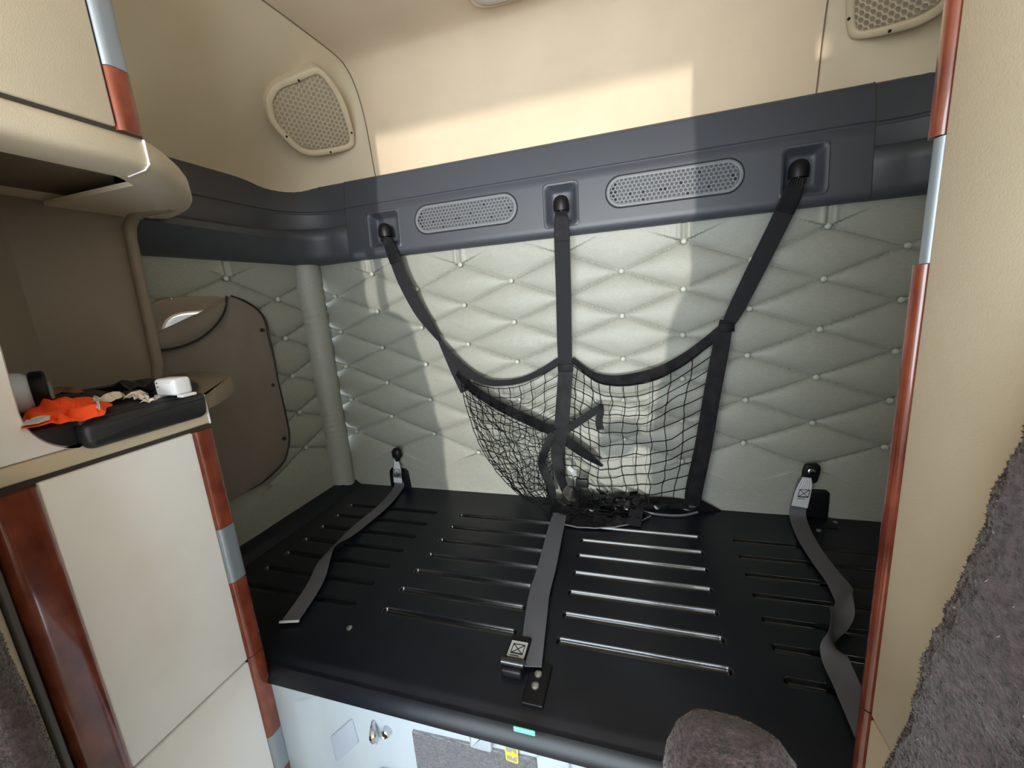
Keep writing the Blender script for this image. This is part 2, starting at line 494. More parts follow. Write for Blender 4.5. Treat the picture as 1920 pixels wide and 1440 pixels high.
def speaker(mir):
    hc, hn, _, _ = bvh.ray_cast(CAM, ray(582, 212).normalized())
    n = V(hn)
    if n.dot(CAM - hc) < 0: n = -n
    # flatten towards the plane through several points of the rim
    OUT = [(497, 185), (512, 158), (548, 141), (582, 127), (601, 128), (628, 158), (648, 196), (660, 236), (664, 260), (661, 275), (638, 284), (610, 290), (583, 292), (556, 283), (524, 252), (503, 222)]
    hits = [bvh.ray_cast(CAM, ray(*p).normalized())[0] for p in OUT]
    hits = [h for h in hits if h is not None]
    ctr = sum(hits, V()) / len(hits)
    nn = V()
    for i in range(len(hits)): nn += (hits[i] - ctr).cross(hits[(i + 1) % len(hits)] - ctr)
    nn.normalize()
    if nn.dot(CAM - ctr) < 0: nn = -nn
    n = nn; hc = ctr + n * (.004 + max((h - ctr).dot(n) for h in hits))
    ux = V((0, 0, 1)).cross(n).normalized(); uy = n.cross(ux)
    poly = []
    for p in OUT:
        d = ray(*p); t = (hc - CAM).dot(n) / d.dot(n); q = CAM + d * t - hc
        poly.append(V((q.dot(ux), q.dot(uy))))
    poly = [V(p) for p in cr([tuple(p) for p in poly] + [tuple(poly[0])], 60)[:-1]]
    T = (lambda vf: mirror(vf)) if mir else (lambda vf: vf)
    base = V((MID - hc.x, hc.y, hc.z)) if mir else hc
    sp = thing('speaker_grille', 'cream speaker grille %s' % ('partly hidden behind the wooden post of the tall cabinet' if mir else 'with honeycomb face in the left upper corner'), 'speaker', base, 'corner speakers')
    mk('grille_frame', T(ringplate(poly, .021, hc, ux, uy, n, -.05, .009, .006, rinset)), M_CORNER, sp, smooth=True)
    ins = rinset(poly, .019)
    mk('grille_cloth', T(plate(ins, hc, ux, uy, n, -.02, .0015, .001)), M_MESHY, sp, smooth=True)
    # honeycomb of raised ridges
    vs, fs = [], []
    R = .0088; dx = R * math.sqrt(3); dy = R * 1.5
    small = rinset(poly, .0205)
    for j in range(-25, 26):
        for i in range(-20, 21):
            c = V((i * dx + (j % 2) * dx / 2, j * dy))
            if not inside(c, small): continue
            k0 = len(vs)
            for rr, t in ((R * 1.0, .0022), (R * .80, .0036), (R * .74, .0016)):
                for a in range(6):
                    q = c + V((math.sin(a * math.pi / 3), math.cos(a * math.pi / 3))) * rr
                    vs.append(hc + ux * q.x + uy * q.y + n * t)
            for s in (0, 6):
                for a in range(6):
                    fs.append((k0 + s + a, k0 + s + (a + 1) % 6, k0 + s + 6 + (a + 1) % 6, k0 + s + 6 + a))
    hx = mk('honeycomb', T((vs, fs)), M_HEX, sp); hx['kind'] = 'stuff'
    for k in (2, 7, 10, 13):
        q = poly[int(k * 4) % 60] * .90
        mk('screw', T(lathe([(.0001, .0), (.0035, .0), (.0035, .012), (.0001, .0125)], hc + ux * q.x + uy * q.y, n, 8)), M_DARKHOLE, sp)
speaker(False); speaker(True)

# slate valance
POCK = [(.048, .172), (.718, .820), (1.386, 1.490)]
PZ0, PZ1 = 1.487, 1.612
VP = [(-.02, 1.748), (.024, 1.744), (.031, 1.738), (.034, 1.73), (.049, 1.652), (.050, 1.647), (.0465, 1.644), (.0465, 1.640), (.0505, 1.635), (.052, PZ1), (.060, PZ0), (.0605, 1.475), (.057, 1.464), (.048, 1.457), (-.02, 1.455)]
xs = sorted({-.05, 1.592, *[a for p in POCK for a in p], .3, .5, 1.0, 1.2})
def vskip(i, j):
    xm = (xs[i] + xs[i + 1]) / 2
    return j == 9 and any(a < xm < b for a, b in POCK)
val = mk('trim_1', loft([[(x, -d, z) for d, z in VP] for x in xs], False, False, vskip), M_SLATE, smooth=True)
tag(val, 'long dark slate plastic valance across the rear wall', kind='structure')
for a, b in POCK:
    y_of = lambda z: -(.052 + (PZ1 - z) / (PZ1 - PZ0) * .008)
    rect = lambda i, dep: [(a + i, y_of(PZ0) + dep, PZ0 + i), (b - i, y_of(PZ0) + dep, PZ0 + i), (b - i, y_of(PZ1) + dep, PZ1 - i), (a + i, y_of(PZ1) + dep, PZ1 - i)]
    rings = []
    for i, dep in ((-.007, -.0003), (-.004, -.0024), (.001, -.0012), (.006, .006), (.015, .024), (.020, .029), (.027, .030)):
        r4 = rect(i, dep); ctrx, ctrz = (a + b) / 2, (PZ0 + PZ1) / 2
        poly = roundpoly([(p[0], p[2]) for p in r4], .014, 5)
        rings.append([(p.x, y_of(p.y) + dep, p.y) for p in poly])
    vf = loft(rings, True, False); n = len(rings[0]); vf[1].append(tuple(range(6 * n, 7 * n)))
    mk('strap_pocket', vf, M_SLATE, val, smooth=True)

def vent(x0, x1, zc, hh):
    sl = .008 / (PZ1 - PZ0)
    o = V(((x0 + x1) / 2, -(.052 + (PZ1 - zc) * sl), zc)); n = V((0, -1, 0)); ux, uy = V((1, 0, 0)), V((0, -sl * -1, 1)).normalized()
    L = (x1 - x0) / 2
    poly = [V(((L - hh) * (1 if abs(t) <= 90 else -1) + hh * math.cos(math.radians(t)), hh * math.sin(math.radians(t)))) for t in [-90 + 12 * i for i in range(16)] + [90.001 + 12 * i for i in range(16)]]
    poly = [V(((L - hh) * s + hh * math.cos(t), hh * math.sin(t))) for s, rng in ((1, (-90, 90)), (-1, (90, 270))) for t in [math.radians(rng[0] + (rng[1] - rng[0]) * i / 14) for i in range(15)]]
    g = mk('vent_grille', ringplate(poly, .010, o, ux, uy, n, -.002, .003, .0015), M_SLATE2, val, smooth=True)
    mk('vent_groove', ringplate([V((p.x * (1 + .004 / L), p.y * (1 + .004 / hh))) for p in poly], .0042, o, ux, uy, n, -.002, .0006, .0003), M_DARKHOLE, g)
    inn = inset(poly, .006)
    mk('vent_backing', plate(inn, o, ux, uy, n, -.0015, .0003, .0002), M_VBACK, g)
    vs, fs = [], []
    R = .0072; dx = R * math.sqrt(3); dy = R * 1.5
    lim = inset(poly, .0075)
    black = random.Random(5)
    bl = []
    for j in range(-9, 10):
        for i in range(-26, 27):
            c = V((i * dx + (j % 2) * dx / 2, j * dy))
            if not inside(c, lim): continue
            k0 = len(vs)
            for rr, t, nn in ((R, .0028, 6), (R * .66, .0028, 12), (R * .62, .0004, 12)):
                for a in range(12):
                    an = a * math.pi / 6
                    r2 = rr
                    if nn == 6:
                        r2 = rr if a % 2 == 0 else rr * math.cos(math.pi / 6)
                    q = c + V((math.sin(an), math.cos(an))) * r2
                    vs.append(o + ux * q.x + uy * q.y + n * t)
            for s in (0, 12):
                for a in range(12):
                    fs.append((k0 + s + a, k0 + s + (a + 1) % 12, k0 + s + 12 + (a + 1) % 12, k0 + s + 12 + a))
            if black.random() < .05 or c.x < -L + .03: bl.append(c)
    h = mk('vent_perforation', (vs, fs), M_SLATE2, g); h['kind'] = 'stuff'
    bvf = join(*[lathe([(.0001, 0), (R * .58, 0), (R * .58, .0008), (.0001, .0009)], o + ux * c.x + uy * c.y, n, 8) for c in bl])
    h2 = mk('open_hole', bvf, M_DARKHOLE, g); h2['kind'] = 'stuff'
vent(.244, .622, 1.563, .047)
vent(.912, 1.291, 1.563, .045)

# valance returns round the corners and along the side walls
def side_valance():
    path = [(-.046, 0.0), (-.09, 0.0)] + [(-.09 - .22 * math.sin(math.radians(a)), -.22 + .22 * math.cos(math.radians(a))) for a in range(8, 91, 8)] + [(-.31, -.22 - .05 * i) for i in range(1, 10)] + [(-.31, -.69)]
    rings = []; ln = 0; pp = None
    for i, p in enumerate(path):
        a = V(path[max(i - 1, 0)]); b = V(path[min(i + 1, len(path) - 1)])
        t = (b - a).normalized(); nrm = V((-t.y, t.x))          # points into the room when walking from the rear to the front
        if pp: ln += (V(p) - V(pp)).length
        pp = p
        e = .020 * sstep(.0, .02, ln) + .035 * sstep(.05, .4, ln) + .035 * sstep(.35, .8, ln)
        zr = 1.556 - .018 * sstep(.0, .8, ln)
        pf = [(-.02, 1.746), (.022, 1.743), (.029, 1.737), (.032, 1.729), (.047, 1.650), (.048, 1.645), (.0445, 1.642), (.0445, 1.638), (.0485, 1.633), (.046, zr + .045), (.048, zr + .030),
              (.050 + e * .55, zr + .024), (.052 + e * .9, zr + .010), (.052 + e, zr - .010), (.052 + e * .9, zr - .018), (.05 + e * .45, 1.485), (.048 + e * .2, 1.464), (.04, 1.456), (-.02, 1.454)]
        rings.append([(p[0] + nrm.x * d, p[1] + nrm.y * d, z) for d, z in pf])
    return loft(rings, False, False)
sv = side_valance()
t2 = mk('trim_2', sv, M_SLATE, smooth=True); tag(t2, 'dark slate valance turning the left corner with a ledge', kind='structure')
t3 = mk('trim_3', mirror(sv), M_SLATE, smooth=True); tag(t3, 'dark slate valance turning the right corner', kind='structure')
mk('coat_knob', lathe([(.0001, .0), (.012, .0), (.010, .012), (.016, .02), (.017, .028), (.010, .034), (.0001, .035)], (1.735, -.20, 1.57), (-1, -.3, 0), 14), M_SLATE, t3, smooth=True)
# joint grooves between the valance pieces
for xx in (-.05, 1.592):
    mk('joint_line', tube([(xx, -d + .0004, z) for d, z in VP[1:-1]], .0016, 6), M_GASKET, val)

# window in the left wall
def squircle(cy, cz, hy, hz, n=48, e=4):
    out = []
    for i in range(n):
        a = 2 * math.pi * i / n; c, s = math.cos(a), math.sin(a)
        out.append(V((cy + hy * math.copysign(abs(c) ** (2 / e), c), cz + hz * math.copysign(abs(s) ** (2 / e), s))))
    return out
fr = [squircle(WIN[0], WIN[1], WIN[2] + k, WIN[3] + k) for k in (.018, .016, .004, -.024, -.030, -.034, -.056, -.075)]
xd = [WL - .002, WL + .014, WL + .017, WL + .015, WL + .010, WL + .002, WL - .05, WL - .075]
window = mk('window_1', loft([[(x, p.x, p.y) for p in f] for f, x in zip(fr, xd)], True, False), M_TAUPE, smooth=True)
tag(window, 'small bunk window in a taupe frame, half covered by cloth', kind='structure')
pane = mk('window_pane', loft([[(x, p.x, p.y) for p in squircle(WIN[0], WIN[1], WIN[2] - .070, WIN[3] - .070)] for x in (WL - .070, WL - .074)]), M_GLASS, window)
mk('window_liner', loft([[(x, p.x, p.y) for p in squircle(WIN[0], WIN[1], WIN[2] - k, WIN[3] - k)] for x, k in ((WL + .004, .029), (WL + .014, .027), (WL + .015, .032), (WL + .002, .036))], True, False), mat('cream_liner', (238, 226, 200), .35), window, smooth=True)
mk('frame_screw', lathe([(.0001, 0), (.004, 0), (.0035, .003), (.0001, .0035)], (WL + .016, -.59, 1.341), (1, 0, 0), 10), M_CHROME, window)
# ================================================================== BUNK
bunk = thing('bunk_platform', 'black ribbed steel bunk platform under the tufted wall', 'bunk', (.77, -.43, .0))
BZ = .5
BX0, BX1 = -.272, 1.812
CH = [(-.126, .2735), (.3575, .7255), (.816, 1.1815), (1.268, 1.668)]      # the four banks of pressed channels
CYS = [-.1985 - k * .0802 for k in range(7)]
CW, CM = .0125, .003
FRONT = [(-.872, .452), (-.893, .455), (-.898, .462), (-.896, .470), (-.884, .486), (-.878, .490), (-.872, .4885), (-.866, .490), (-.858, .4975), (-.845, .500)]
dx_ = sorted({BX0, BX1, *[v for a, b in CH for v in (a - CM, b + CM)]})
dy_ = sorted({-.845, -.012, *[v for y in CYS for v in (y - CW - CM, y + CW + CM)]})
dprof = FRONT + [(y, BZ) for y in dy_[1:]] + [(.004, .505), (.012, .52)]
def dskip(i, j):
    xm = (dx_[i] + dx_[i + 1]) / 2; ym = (dprof[j][0] + dprof[j + 1][0]) / 2
    return any(a - CM < xm < b + CM for a, b in CH) and any(abs(ym - y) < CW for y in CYS) and j >= len(FRONT) - 1
mk('deck', loft([[(x, y, z) for y, z in dprof] for x in dx_], False, False, dskip), M_BLACK, bunk, smooth=True)
# raised flange along the left and right edge
for s in (0, 1):
    fl = loft([[(BX0 - .005, y, .497), (BX0 - .005, y, .530), (BX0 + .035, y, .528 + .004 * noise.noise(V((y * 9, 2, 2)))), (BX0 + .055, y, .512), (BX0 + .075, y, .4995)] for y in [-.86 + i * .04 for i in range(22)]], False, False)
    mk('side_flange', mirror(fl) if s else fl, M_BLACK, bunk, smooth=True)
# channels pressed into the deck
def channelmesh(L):
    N = 12
    def stad(r):
        out = []
        for sg, a0 in ((1, -90), (-1, 90)):
            for k in range(N + 1):
                a = math.radians(a0 + 180 * k / N)
                out.append(V((sg * (L - CW) + r * math.cos(a), r * math.sin(a))))
        return out
    rings = []
    o = stad(CW)
    rect = []
    for p in o:
        c = V((math.copysign(L - CW, p.x), 0)); d = (p - c); m_ = max(abs(d.x), abs(d.y)); q = c + d * ((CW + CM) / m_)
        rect.append(V((q.x, q.y)))
    rings.append([(p.x, p.y, 0) for p in rect])
    for r, z in ((CW, 0), (CW - .0010, -.0003), (CW - .0020, -.0013), (CW - .0030, -.0030), (CW - .0043, -.0057), (CW - .0053, -.0077), (CW - .0068, -.0092), (CW - .0085, -.0098), (.001, -.0100)):
        rings.append([(p.x, p.y, z) for p in stad(r)])
    vs, fs = loft(rings, True, False)
    n = len(rings[0]); fs.append(tuple(range((len(rings) - 1) * n, len(rings) * n)))
    me = bpy.data.meshes.new('channel'); me.from_pydata([tuple(v) for v in vs], [], fs)
    bm = bmesh.new(); bm.from_mesh(me); bmesh.ops.recalc_face_normals(bm, faces=bm.faces)
    if max(bm.faces, key=lambda f: f.calc_area()).normal.z < 0: bmesh.ops.reverse_faces(bm, faces=bm.faces[:])
    bm.to_mesh(me); bm.free()
    me.materials.append(M_BLACK); me.materials.append(M_RIB)
    for k, p in enumerate(me.polygons): p.material_index = 0 if k < n else 1
    me.shade_smooth(); me.set_sharp_from_angle(angle=math.radians(50)); return me
for x0, x1 in CH:
    me = channelmesh((x1 - x0) / 2)
    for y in CYS:
        inst('channel', me, ((x0 + x1) / 2, y, BZ), bunk)
for px in ((1565, 980), (1535, 995), (655, 1178)):
    q = at(*px, z=BZ)
    mk('bolt', lathe([(.007, -.001), (.007, .003), (.004, .0045), (.0001, .0045)], q, (0, 0, 1), 10), M_STEEL, bunk, smooth=True)

# bunk base front panel
base = thing('storage_locker', 'pale grey plastic storage locker below the bunk edge', 'locker', (.77, -.87, 0))
def bpanel(a, b):
    x = .195 + a * 1.15; z = b * .452
    ztop = .418 + .022 * sstep(.27, .34, x)
    inn = sstep(.245, .30, x) * (1 - sstep(ztop - .01, ztop + .014, z))
    rim = .012 * sstep(ztop - .02, ztop, z)
    return (x, -.889 + .024 * inn - 0 * rim, z)
mk('panel', grid(150, 90, bpanel), M_GPANEL, base, smooth=True)
PY = -.866
def frontpoly(pix, y): return [V((at(u, v, y=y).x, at(u, v, y=y).z)) for u, v in pix]
FX, FZ, FN = V((1, 0, 0)), V((0, 0, 1)), V((0, -1, 0))
cp = roundpoly(frontpoly([(621, 1380), (661, 1345), (673, 1391), (632, 1428)], PY), .006)
mk('cover_plate', plate(cp, (0, PY, 0), FX, FZ, FN, -.002, .004, .002), mat('cover_plate_grey', (170, 180, 196), .5), base, smooth=True)
lk = at(727, 1368, y=PY)
lock = mk('lock', lathe([(.010, -.004), (.010, .012), (.008, .014), (.006, .012), (.0001, .012)], lk, (0, -1, 0), 18), M_CHROME, base, smooth=True)
mk('keyhole', box(lk.x - .0045, lk.x + .0045, PY - .0135, PY - .011, lk.z - .005, lk.z + .005), M_DARKHOLE, lock)
q0, q1 = at(700, 1352, y=PY), at(707, 1392, y=PY - .012)
mk('lock_lever', tube(cr([q0, (q0 + q1) / 2 + V((0.004, -.014, .004)), q1], 10), [.004, .005, .0065, .007, .0075, .008, .008, .0075, .007, .006, .003], 8), M_CHROME, base, smooth=True)
q0 = at(735, 1446, y=PY)
mk('bottom_handle', tube(cr([q0 + V((-.03, 0, -.01)), q0 + V((-.015, -.014, .004)), q0 + V((.015, -.014, .004)), q0 + V((.03, 0, -.01))], 14), .006, 8), M_CHROME, base, smooth=True)
CY = -.872
cpt = at(771, 1373, y=CY); cpr = at(1005, 1425, y=CY)
carpet = mk('carpet_inset', plate(roundpoly([(cpt.x, .02), (cpr.x, .02), (cpr.x, .408), (cpt.x, .395)], .004), (0, PY, 0), FX, FZ, FN, -.001, .0055, .002), M_CARPET, base)
tabp = roundpoly(frontpoly([(875, 1360), (918, 1372), (920, 1416), (880, 1405)], -.885), [.002, .002, .005, .005])
mk('latch_tab', plate(tabp, (0, PY, 0), FX, FZ, FN, -.001, .017, .004), M_GPANEL, base, smooth=True)
hp = at(1030, 1408, y=-.88)
mk('hatch_door', plate(roundpoly([(cpr.x + .002, .03), (hp.x + .035, .03), (hp.x + .035, hp.z + .004), (cpr.x + .002, .424)], .008), (0, PY, 0), FX, FZ, FN, -.001, .012, .004), M_GPANEL, base, smooth=True)
sp_ = roundpoly(frontpoly([(945, 1395), (971, 1401), (972, 1433), (949, 1425)], -.873), .004)
stk = mk('arrow_sticker', plate(sp_, (0, -.8715, 0), FX, FZ, FN, 0, .0012, .0004), M_GREY, base)
mk('sticker_border', ringplate(sp_, .003, (0, -.8715, 0), FX, FZ, FN, 0, .0018, .0003), M_YEL, stk)
sc_ = sum(sp_, V((0, 0))) / len(sp_)
arw = [V((x * .0011, y * .0011)) + sc_ for x, y in ((-10, -4), (1, -4), (1, -9), (11, 0), (1, 9), (1, 4), (-10, 4))]
mk('arrow', loft([[(p.x, -.8728 - d, p.y) for p in arw] for d in (0, .0009)]), M_YEL, stk)
tagp = at(985, 1372, y=-.899)
gt = mk('tape_tag', box(tagp.x - .022, tagp.x + .018, -.9005, -.897, tagp.z - .004, tagp.z + .006, .001, 1), M_GREEN)
tag(gt, 'small green tape tag stuck to the bunk lip', 'tag')
mk('side_filler', box(.185, .215, -.885, -.86, .36, .455, .003), M_BEIGE, base, smooth=True)

# ---------------- straps with floor brackets
def stitch_x(o, ux, uy, n, wx, wy):
    """box and cross of stitching, thin dark strips"""
    o, ux, uy, n = V(o), V(ux).normalized(), V(uy).normalized(), V(n).normalized()
    C4 = [(-wx, -wy), (wx, -wy), (wx, wy), (-wx, wy)]
    seg = [(C4[i], C4[(i + 1) % 4]) for i in range(4)] + [(C4[0], C4[2]), (C4[1], C4[3]), ((-wx, -wy * .9), (wx, -wy * .9)), ((-wx, -wy * 1.45), (wx * .5, -wy * 1.45))]
    out = []
    for a, b in seg:
        a, b = V(a), V(b); d = (b - a).normalized(); s = V((-d.y, d.x)) * .0007
        q = [a - s, b - s, b + s, a + s]
        out.append(loft([[o + ux * p.x + uy * p.y + n * t for p in q] for t in (.0, .0008)]))
    return join(*out)
XX, ZZ, YY = V((1, 0, 0)), V((0, 0, 1)), V((0, 1, 0))

# left strap
ls = thing('bunk_strap', 'grey strap lying along the left end of the bunk', 'strap', (0, -.04, BZ), 'bunk straps')
mk('webbing', ribbon([at(745, 870, y=-.040), at(745, 895, y=-.046), at(748, 912, z=.512), at(722, 945, z=.512), at(675, 985, z=.512), at(648, 1008, z=.514), at(622, 1028, z=.520), at(608, 1050, z=.516), at(595, 1085, z=.512), at(578, 1115, z=.512), at(545, 1163, z=.512)],
     [.04, .042, .046, .046, .046, .046, .040, .044, .046, .046, .046], [XX, XX, (1, .1, 0), (1, .2, 0), (1, .15, 0), (1, .1, .25), (.9, -.2, .6), (1, .2, .3), (1, .4, .05), (1, .35, 0), (1, .3, 0)]), M_GWEB, ls, smooth=True)
e0 = at(543, 1165, z=.512)
mk('strap_end', tube([e0 + V((-.024, -.008, 0)), e0 + V((0, -.002, .001)), e0 + V((.024, .006, 0))], .0032, 8), M_WWEB, ls, smooth=True)
a0 = at(744, 868, y=-.042); b0 = at(746, 905, y=-.046)
mk('white_end', ribbon([a0 + V((0, 0, .012)), (a0 + b0) / 2, b0], [.022, .038, .040], XX, .004), M_WWEB, ls, smooth=True)
mk('box_stitch', stitch_x((a0 + b0) / 2 + V((0, -.0035, .004)), XX, (b0 - a0) * -1, (0, -1, 0), .013, .014), M_DARKHOLE, ls)
c0 = at(744, 850, y=-.045)
mk('hook_cap', loft([[c0 + V((w_ * math.cos(t), d_ * math.sin(t), h_)) for t in [2 * math.pi * i / 16 for i in range(16)]] for w_, d_, h_ in ((.010, .008, -.034), (.012, .010, -.02), (.021, .016, -.016), (.023, .018, .0), (.020, .016, .014), (.012, .010, .022), (.001, .001, .024))]), M_BLKPL, ls, smooth=True)
mk('wall_bracket', plate(roundpoly([(-.045, .49), (.056, .49), (.050, .575), (.038, .588), (-.030, .588), (-.042, .572)], .008), (0, 0, 0), XX, ZZ, FN, .006, .024, .003), M_BLKPL, ls, smooth=True)

# right strap, twisted
rs = thing('bunk_strap', 'twisted grey strap at the right end of the bunk', 'strap', (1.5, -.04, BZ), 'bunk straps')
mk('webbing', ribbon([at(1508, 900, y=-.045), at(1500, 935, y=-.045), at(1496, 968, z=.513), at(1512, 1010, z=.511), at(1545, 1060, z=.511), at(1574, 1098, z=.516), at(1582, 1125, z=.532), at(1574, 1160, z=.535), at(1560, 1195, z=.528), at(1566, 1235, z=.518), at(1590, 1290, z=.512), at(1640, 1400, z=.512)],
     [.034, .044, .047, .047, .047, .047, .044, .044, .040, .046, .047, .047],
     [XX, XX, (1, .05, 0), (1, .2, 0), (1, .35, 0), (1, .4, .1), (.75, .35, .55), (.85, .2, -.5), (.35, .1, -.9), (1, -.1, .25), (1, .3, 0), (1, .3, 0)], n=90), M_GWEB, rs, smooth=True)
a0 = at(1511, 902, y=-.05); b0 = at(1499, 950, y=-.05)
mk('white_end', ribbon([a0 + V((.002, 0, .012)), a0 + V((0, 0, -.012)), (a0 + b0) / 2, b0], [.024, .036, .043, .045], XX, .004), M_WWEB, rs, smooth=True)
mk('box_stitch', stitch_x((a0 + b0) / 2 + V((.002, -.0035, .004)), XX, (b0 - a0) * -1, (0, -1, 0), .014, .013), M_DARKHOLE, rs)
c0 = at(1521, 884, y=-.045)
mk('hook_plate', plate(roundpoly([(-.024, -.040), (.018, -.040), (.026, .006), (.022, .024), (-.016, .024), (-.022, .0)], .014), c0, XX, ZZ, FN, -.008, .002, .003), M_BLKPL, rs, smooth=True)
mk('rivet', lathe([(.0105, .001), (.0105, .004), (.007, .006), (.0001, .006)], c0, FN, 16), M_CHROME, rs, smooth=True)
mk('wall_bracket', plate(roundpoly([(1.485, .49), (1.578, .49), (1.578, .588), (1.568, .598), (1.50, .598), (1.487, .580)], .008), (0, 0, 0), XX, ZZ, FN, .006, .024, .003), M_BLKPL, rs, smooth=True)
mk('foot_plate', box(1.505, 1.585, -.085, -.02, BZ - .001, BZ + .004, .0015, 2), M_BLKPL, rs, smooth=True)

# centre strap running forward to the buckle
cs_ = thing('bunk_strap', 'grey strap running down the middle of the bunk to its buckle', 'strap', (.76, -.75, BZ), 'bunk straps')
mk('webbing', ribbon([at(1050, 962, z=.512), at(1040, 1000, z=.513), at(1026, 1060, z=.513), at(1012, 1110, z=.514), at(1006, 1150, z=.516), at(1000, 1200, z=.515), at(996, 1250, z=.513)], [.05, .052, .053, .053, .053, .05, .044], (1, .08, 0)), M_GWEB, cs_, smooth=True)
k0 = at(970, 1232, z=.51)
mk('buckle_tongue', box(k0.x - .025, k0.x + .022, k0.y - .045, k0.y + .05, BZ - .001, BZ + .020, .006), M_BLKPL, cs_, smooth=True)
mk('white_end', box(k0.x - .020, k0.x + .018, k0.y - .012, k0.y + .03, BZ + .0195, BZ + .0225, .001, 1), M_WWEB, cs_, smooth=True)
mk('box_stitch', stitch_x((k0.x, k0.y + .008, BZ + .0226), XX, YY, ZZ, .013, .012), M_DARKHOLE, cs_)
mk('buckle_bar', tube([k0 + V((-.024, -.030, .016)), k0 + V((.024, -.030, .016))], .008, 10), M_RIB, cs_, smooth=True)
k1 = at(1008, 1278, z=.505)
mk('anchor_plate', box(k1.x - .022, k1.x + .022, k1.y - .05, k1.y + .045, BZ - .001, BZ + .006, .003), M_BLKPL, cs_, smooth=True)
for dy in (.015, -.012):
    mk('anchor_bolt', lathe([(.008, 0), (.008, .004), (.005, .006), (.0001, .006)], (k1.x - .002, k1.y + dy, BZ + .005), ZZ, 12), M_STEEL, cs_, smooth=True)

# ================================================================== BUNK RESTRAINT NET
net = thing('restraint_net', 'black restraint net with three belts hanging in front of the tufted wall', 'net', (.95, -.06, BZ))
def pts(lst, y): return [at(u, v, y=(y if not isinstance(y, (list, tuple)) else y[i])) for i, (u, v) in enumerate(lst)]
# belts
mk('belt', ribbon(pts([(726, 452), (738, 480), (755, 525), (785, 580), (812, 620), (826, 640)], [-.075, -.072, -.066, -.058, -.054, -.052]), [.036, .044, .046, .044, .030, .018], [(1, 0, .2), (1, 0, .3), (1, 0, .3), (1, .3, .3), (.6, .8, .3), (.4, .9, .2)]), M_WEB, net, smooth=True)
mk('belt', ribbon(pts([(826, 640), (850, 690), (870, 735)], [-.052, -.056, -.06]), [.018, .030, .026], (1, .3, .4)), M_WEB, net, smooth=True)
mk('belt', ribbon(pts([(1052, 398), (1053, 440), (1056, 540), (1058, 640), (1060, 690)], [-.078, -.075, -.065, -.056, -.055]), [.04, .049, .050, .050, .048], XX), M_WEB, net, smooth=True)
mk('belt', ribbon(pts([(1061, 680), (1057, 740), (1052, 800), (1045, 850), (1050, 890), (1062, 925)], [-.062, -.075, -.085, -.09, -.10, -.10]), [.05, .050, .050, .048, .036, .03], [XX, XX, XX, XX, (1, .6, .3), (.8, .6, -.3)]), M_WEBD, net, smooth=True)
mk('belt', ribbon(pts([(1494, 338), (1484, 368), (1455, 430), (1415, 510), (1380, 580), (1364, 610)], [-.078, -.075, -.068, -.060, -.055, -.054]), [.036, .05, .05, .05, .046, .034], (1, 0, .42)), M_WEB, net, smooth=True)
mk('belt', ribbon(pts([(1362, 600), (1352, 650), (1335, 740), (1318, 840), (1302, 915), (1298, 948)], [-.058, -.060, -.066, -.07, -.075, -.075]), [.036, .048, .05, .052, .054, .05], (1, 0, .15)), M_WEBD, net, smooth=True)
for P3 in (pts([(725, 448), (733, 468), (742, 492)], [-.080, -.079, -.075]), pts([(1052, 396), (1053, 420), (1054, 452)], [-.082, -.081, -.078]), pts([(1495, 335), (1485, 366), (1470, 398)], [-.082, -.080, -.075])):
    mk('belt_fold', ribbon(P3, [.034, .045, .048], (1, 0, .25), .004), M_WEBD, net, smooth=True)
# stitched belt joints
for u, v, y, ww in ((1060, 690, -.064, .052), (1363, 614, -.060, .042)):
    q = at(u, v, y=y)
    mk('belt_joint', box(q.x - ww / 2, q.x + ww / 2, q.y - .004, q.y + .003, q.z - .014, q.z + .014, .0015, 2), M_WEBD, net, smooth=True)
# hooks in the valance pockets
for i, (u, v, yy) in enumerate(((722, 434, -.062), (1052, 384, -.062), (1498, 320, -.062))):
    q = at(u, v, y=yy); dz = (.0, 0, .0)[i]
    cap = loft([[q + V((w_ * math.cos(t), -d_ * math.sin(t), h_)) for t in [2 * math.pi * k / 18 for k in range(18)]] for w_, d_, h_ in ((.010, .010, -.034), (.013, .011, -.018), (.0245, .0220, -.0185), (.026, .023, -.006), (.0245, .022, .010), (.019, .018, .022), (.009, .009, .0275), (.0005, .0005, .0285))])
    mk('hook_cap', cap, M_BLKPL, net, smooth=True)
    mk('hook_stem', tube([q + V((0, .0, .0)), q + V((0, .02, .002)), q + V((0, .036, .002))], .008, 8), M_BLKPL, net, smooth=True)
    mk('hook_buckle', box(q.x - .017, q.x + .017, q.y - .011, q.y - .003, q.z - .036, q.z - .019, .003), M_BLKPL, net, smooth=True)
# scalloped top bindings
mk('top_binding', ribbon(pts([(829, 645), (850, 672), (880, 700), (912, 716), (945, 718), (980, 712), (1015, 697), (1048, 676)], -.056), [.016, .026, .034, .030, .026, .024, .024, .024], [(.6, 0, .8), (.6, 0, .8), (.4, -.2, .9), (.2, -.3, 1), (0, -.4, 1), (-.1, -.4, 1), (-.3, -.3, 1), (-.4, -.2, .9)]), M_WEB, net, smooth=True)
mk('top_binding', ribbon(pts([(1072, 674), (1092, 690), (1115, 706), (1150, 714), (1190, 710), (1235, 698), (1280, 675), (1320, 645), (1356, 612)], -.056), [.022, .022, .030, .040, .042, .040, .036, .030, .022], [(.4, -.2, .9), (.4, -.2, .9), (.3, -.2, 1), (0, -.2, 1), (0, -.2, 1), (-.2, -.2, 1), (-.4, 0, .9), (-.5, 0, .8), (-.6, 0, .8)]), M_WEBD, net, smooth=True)
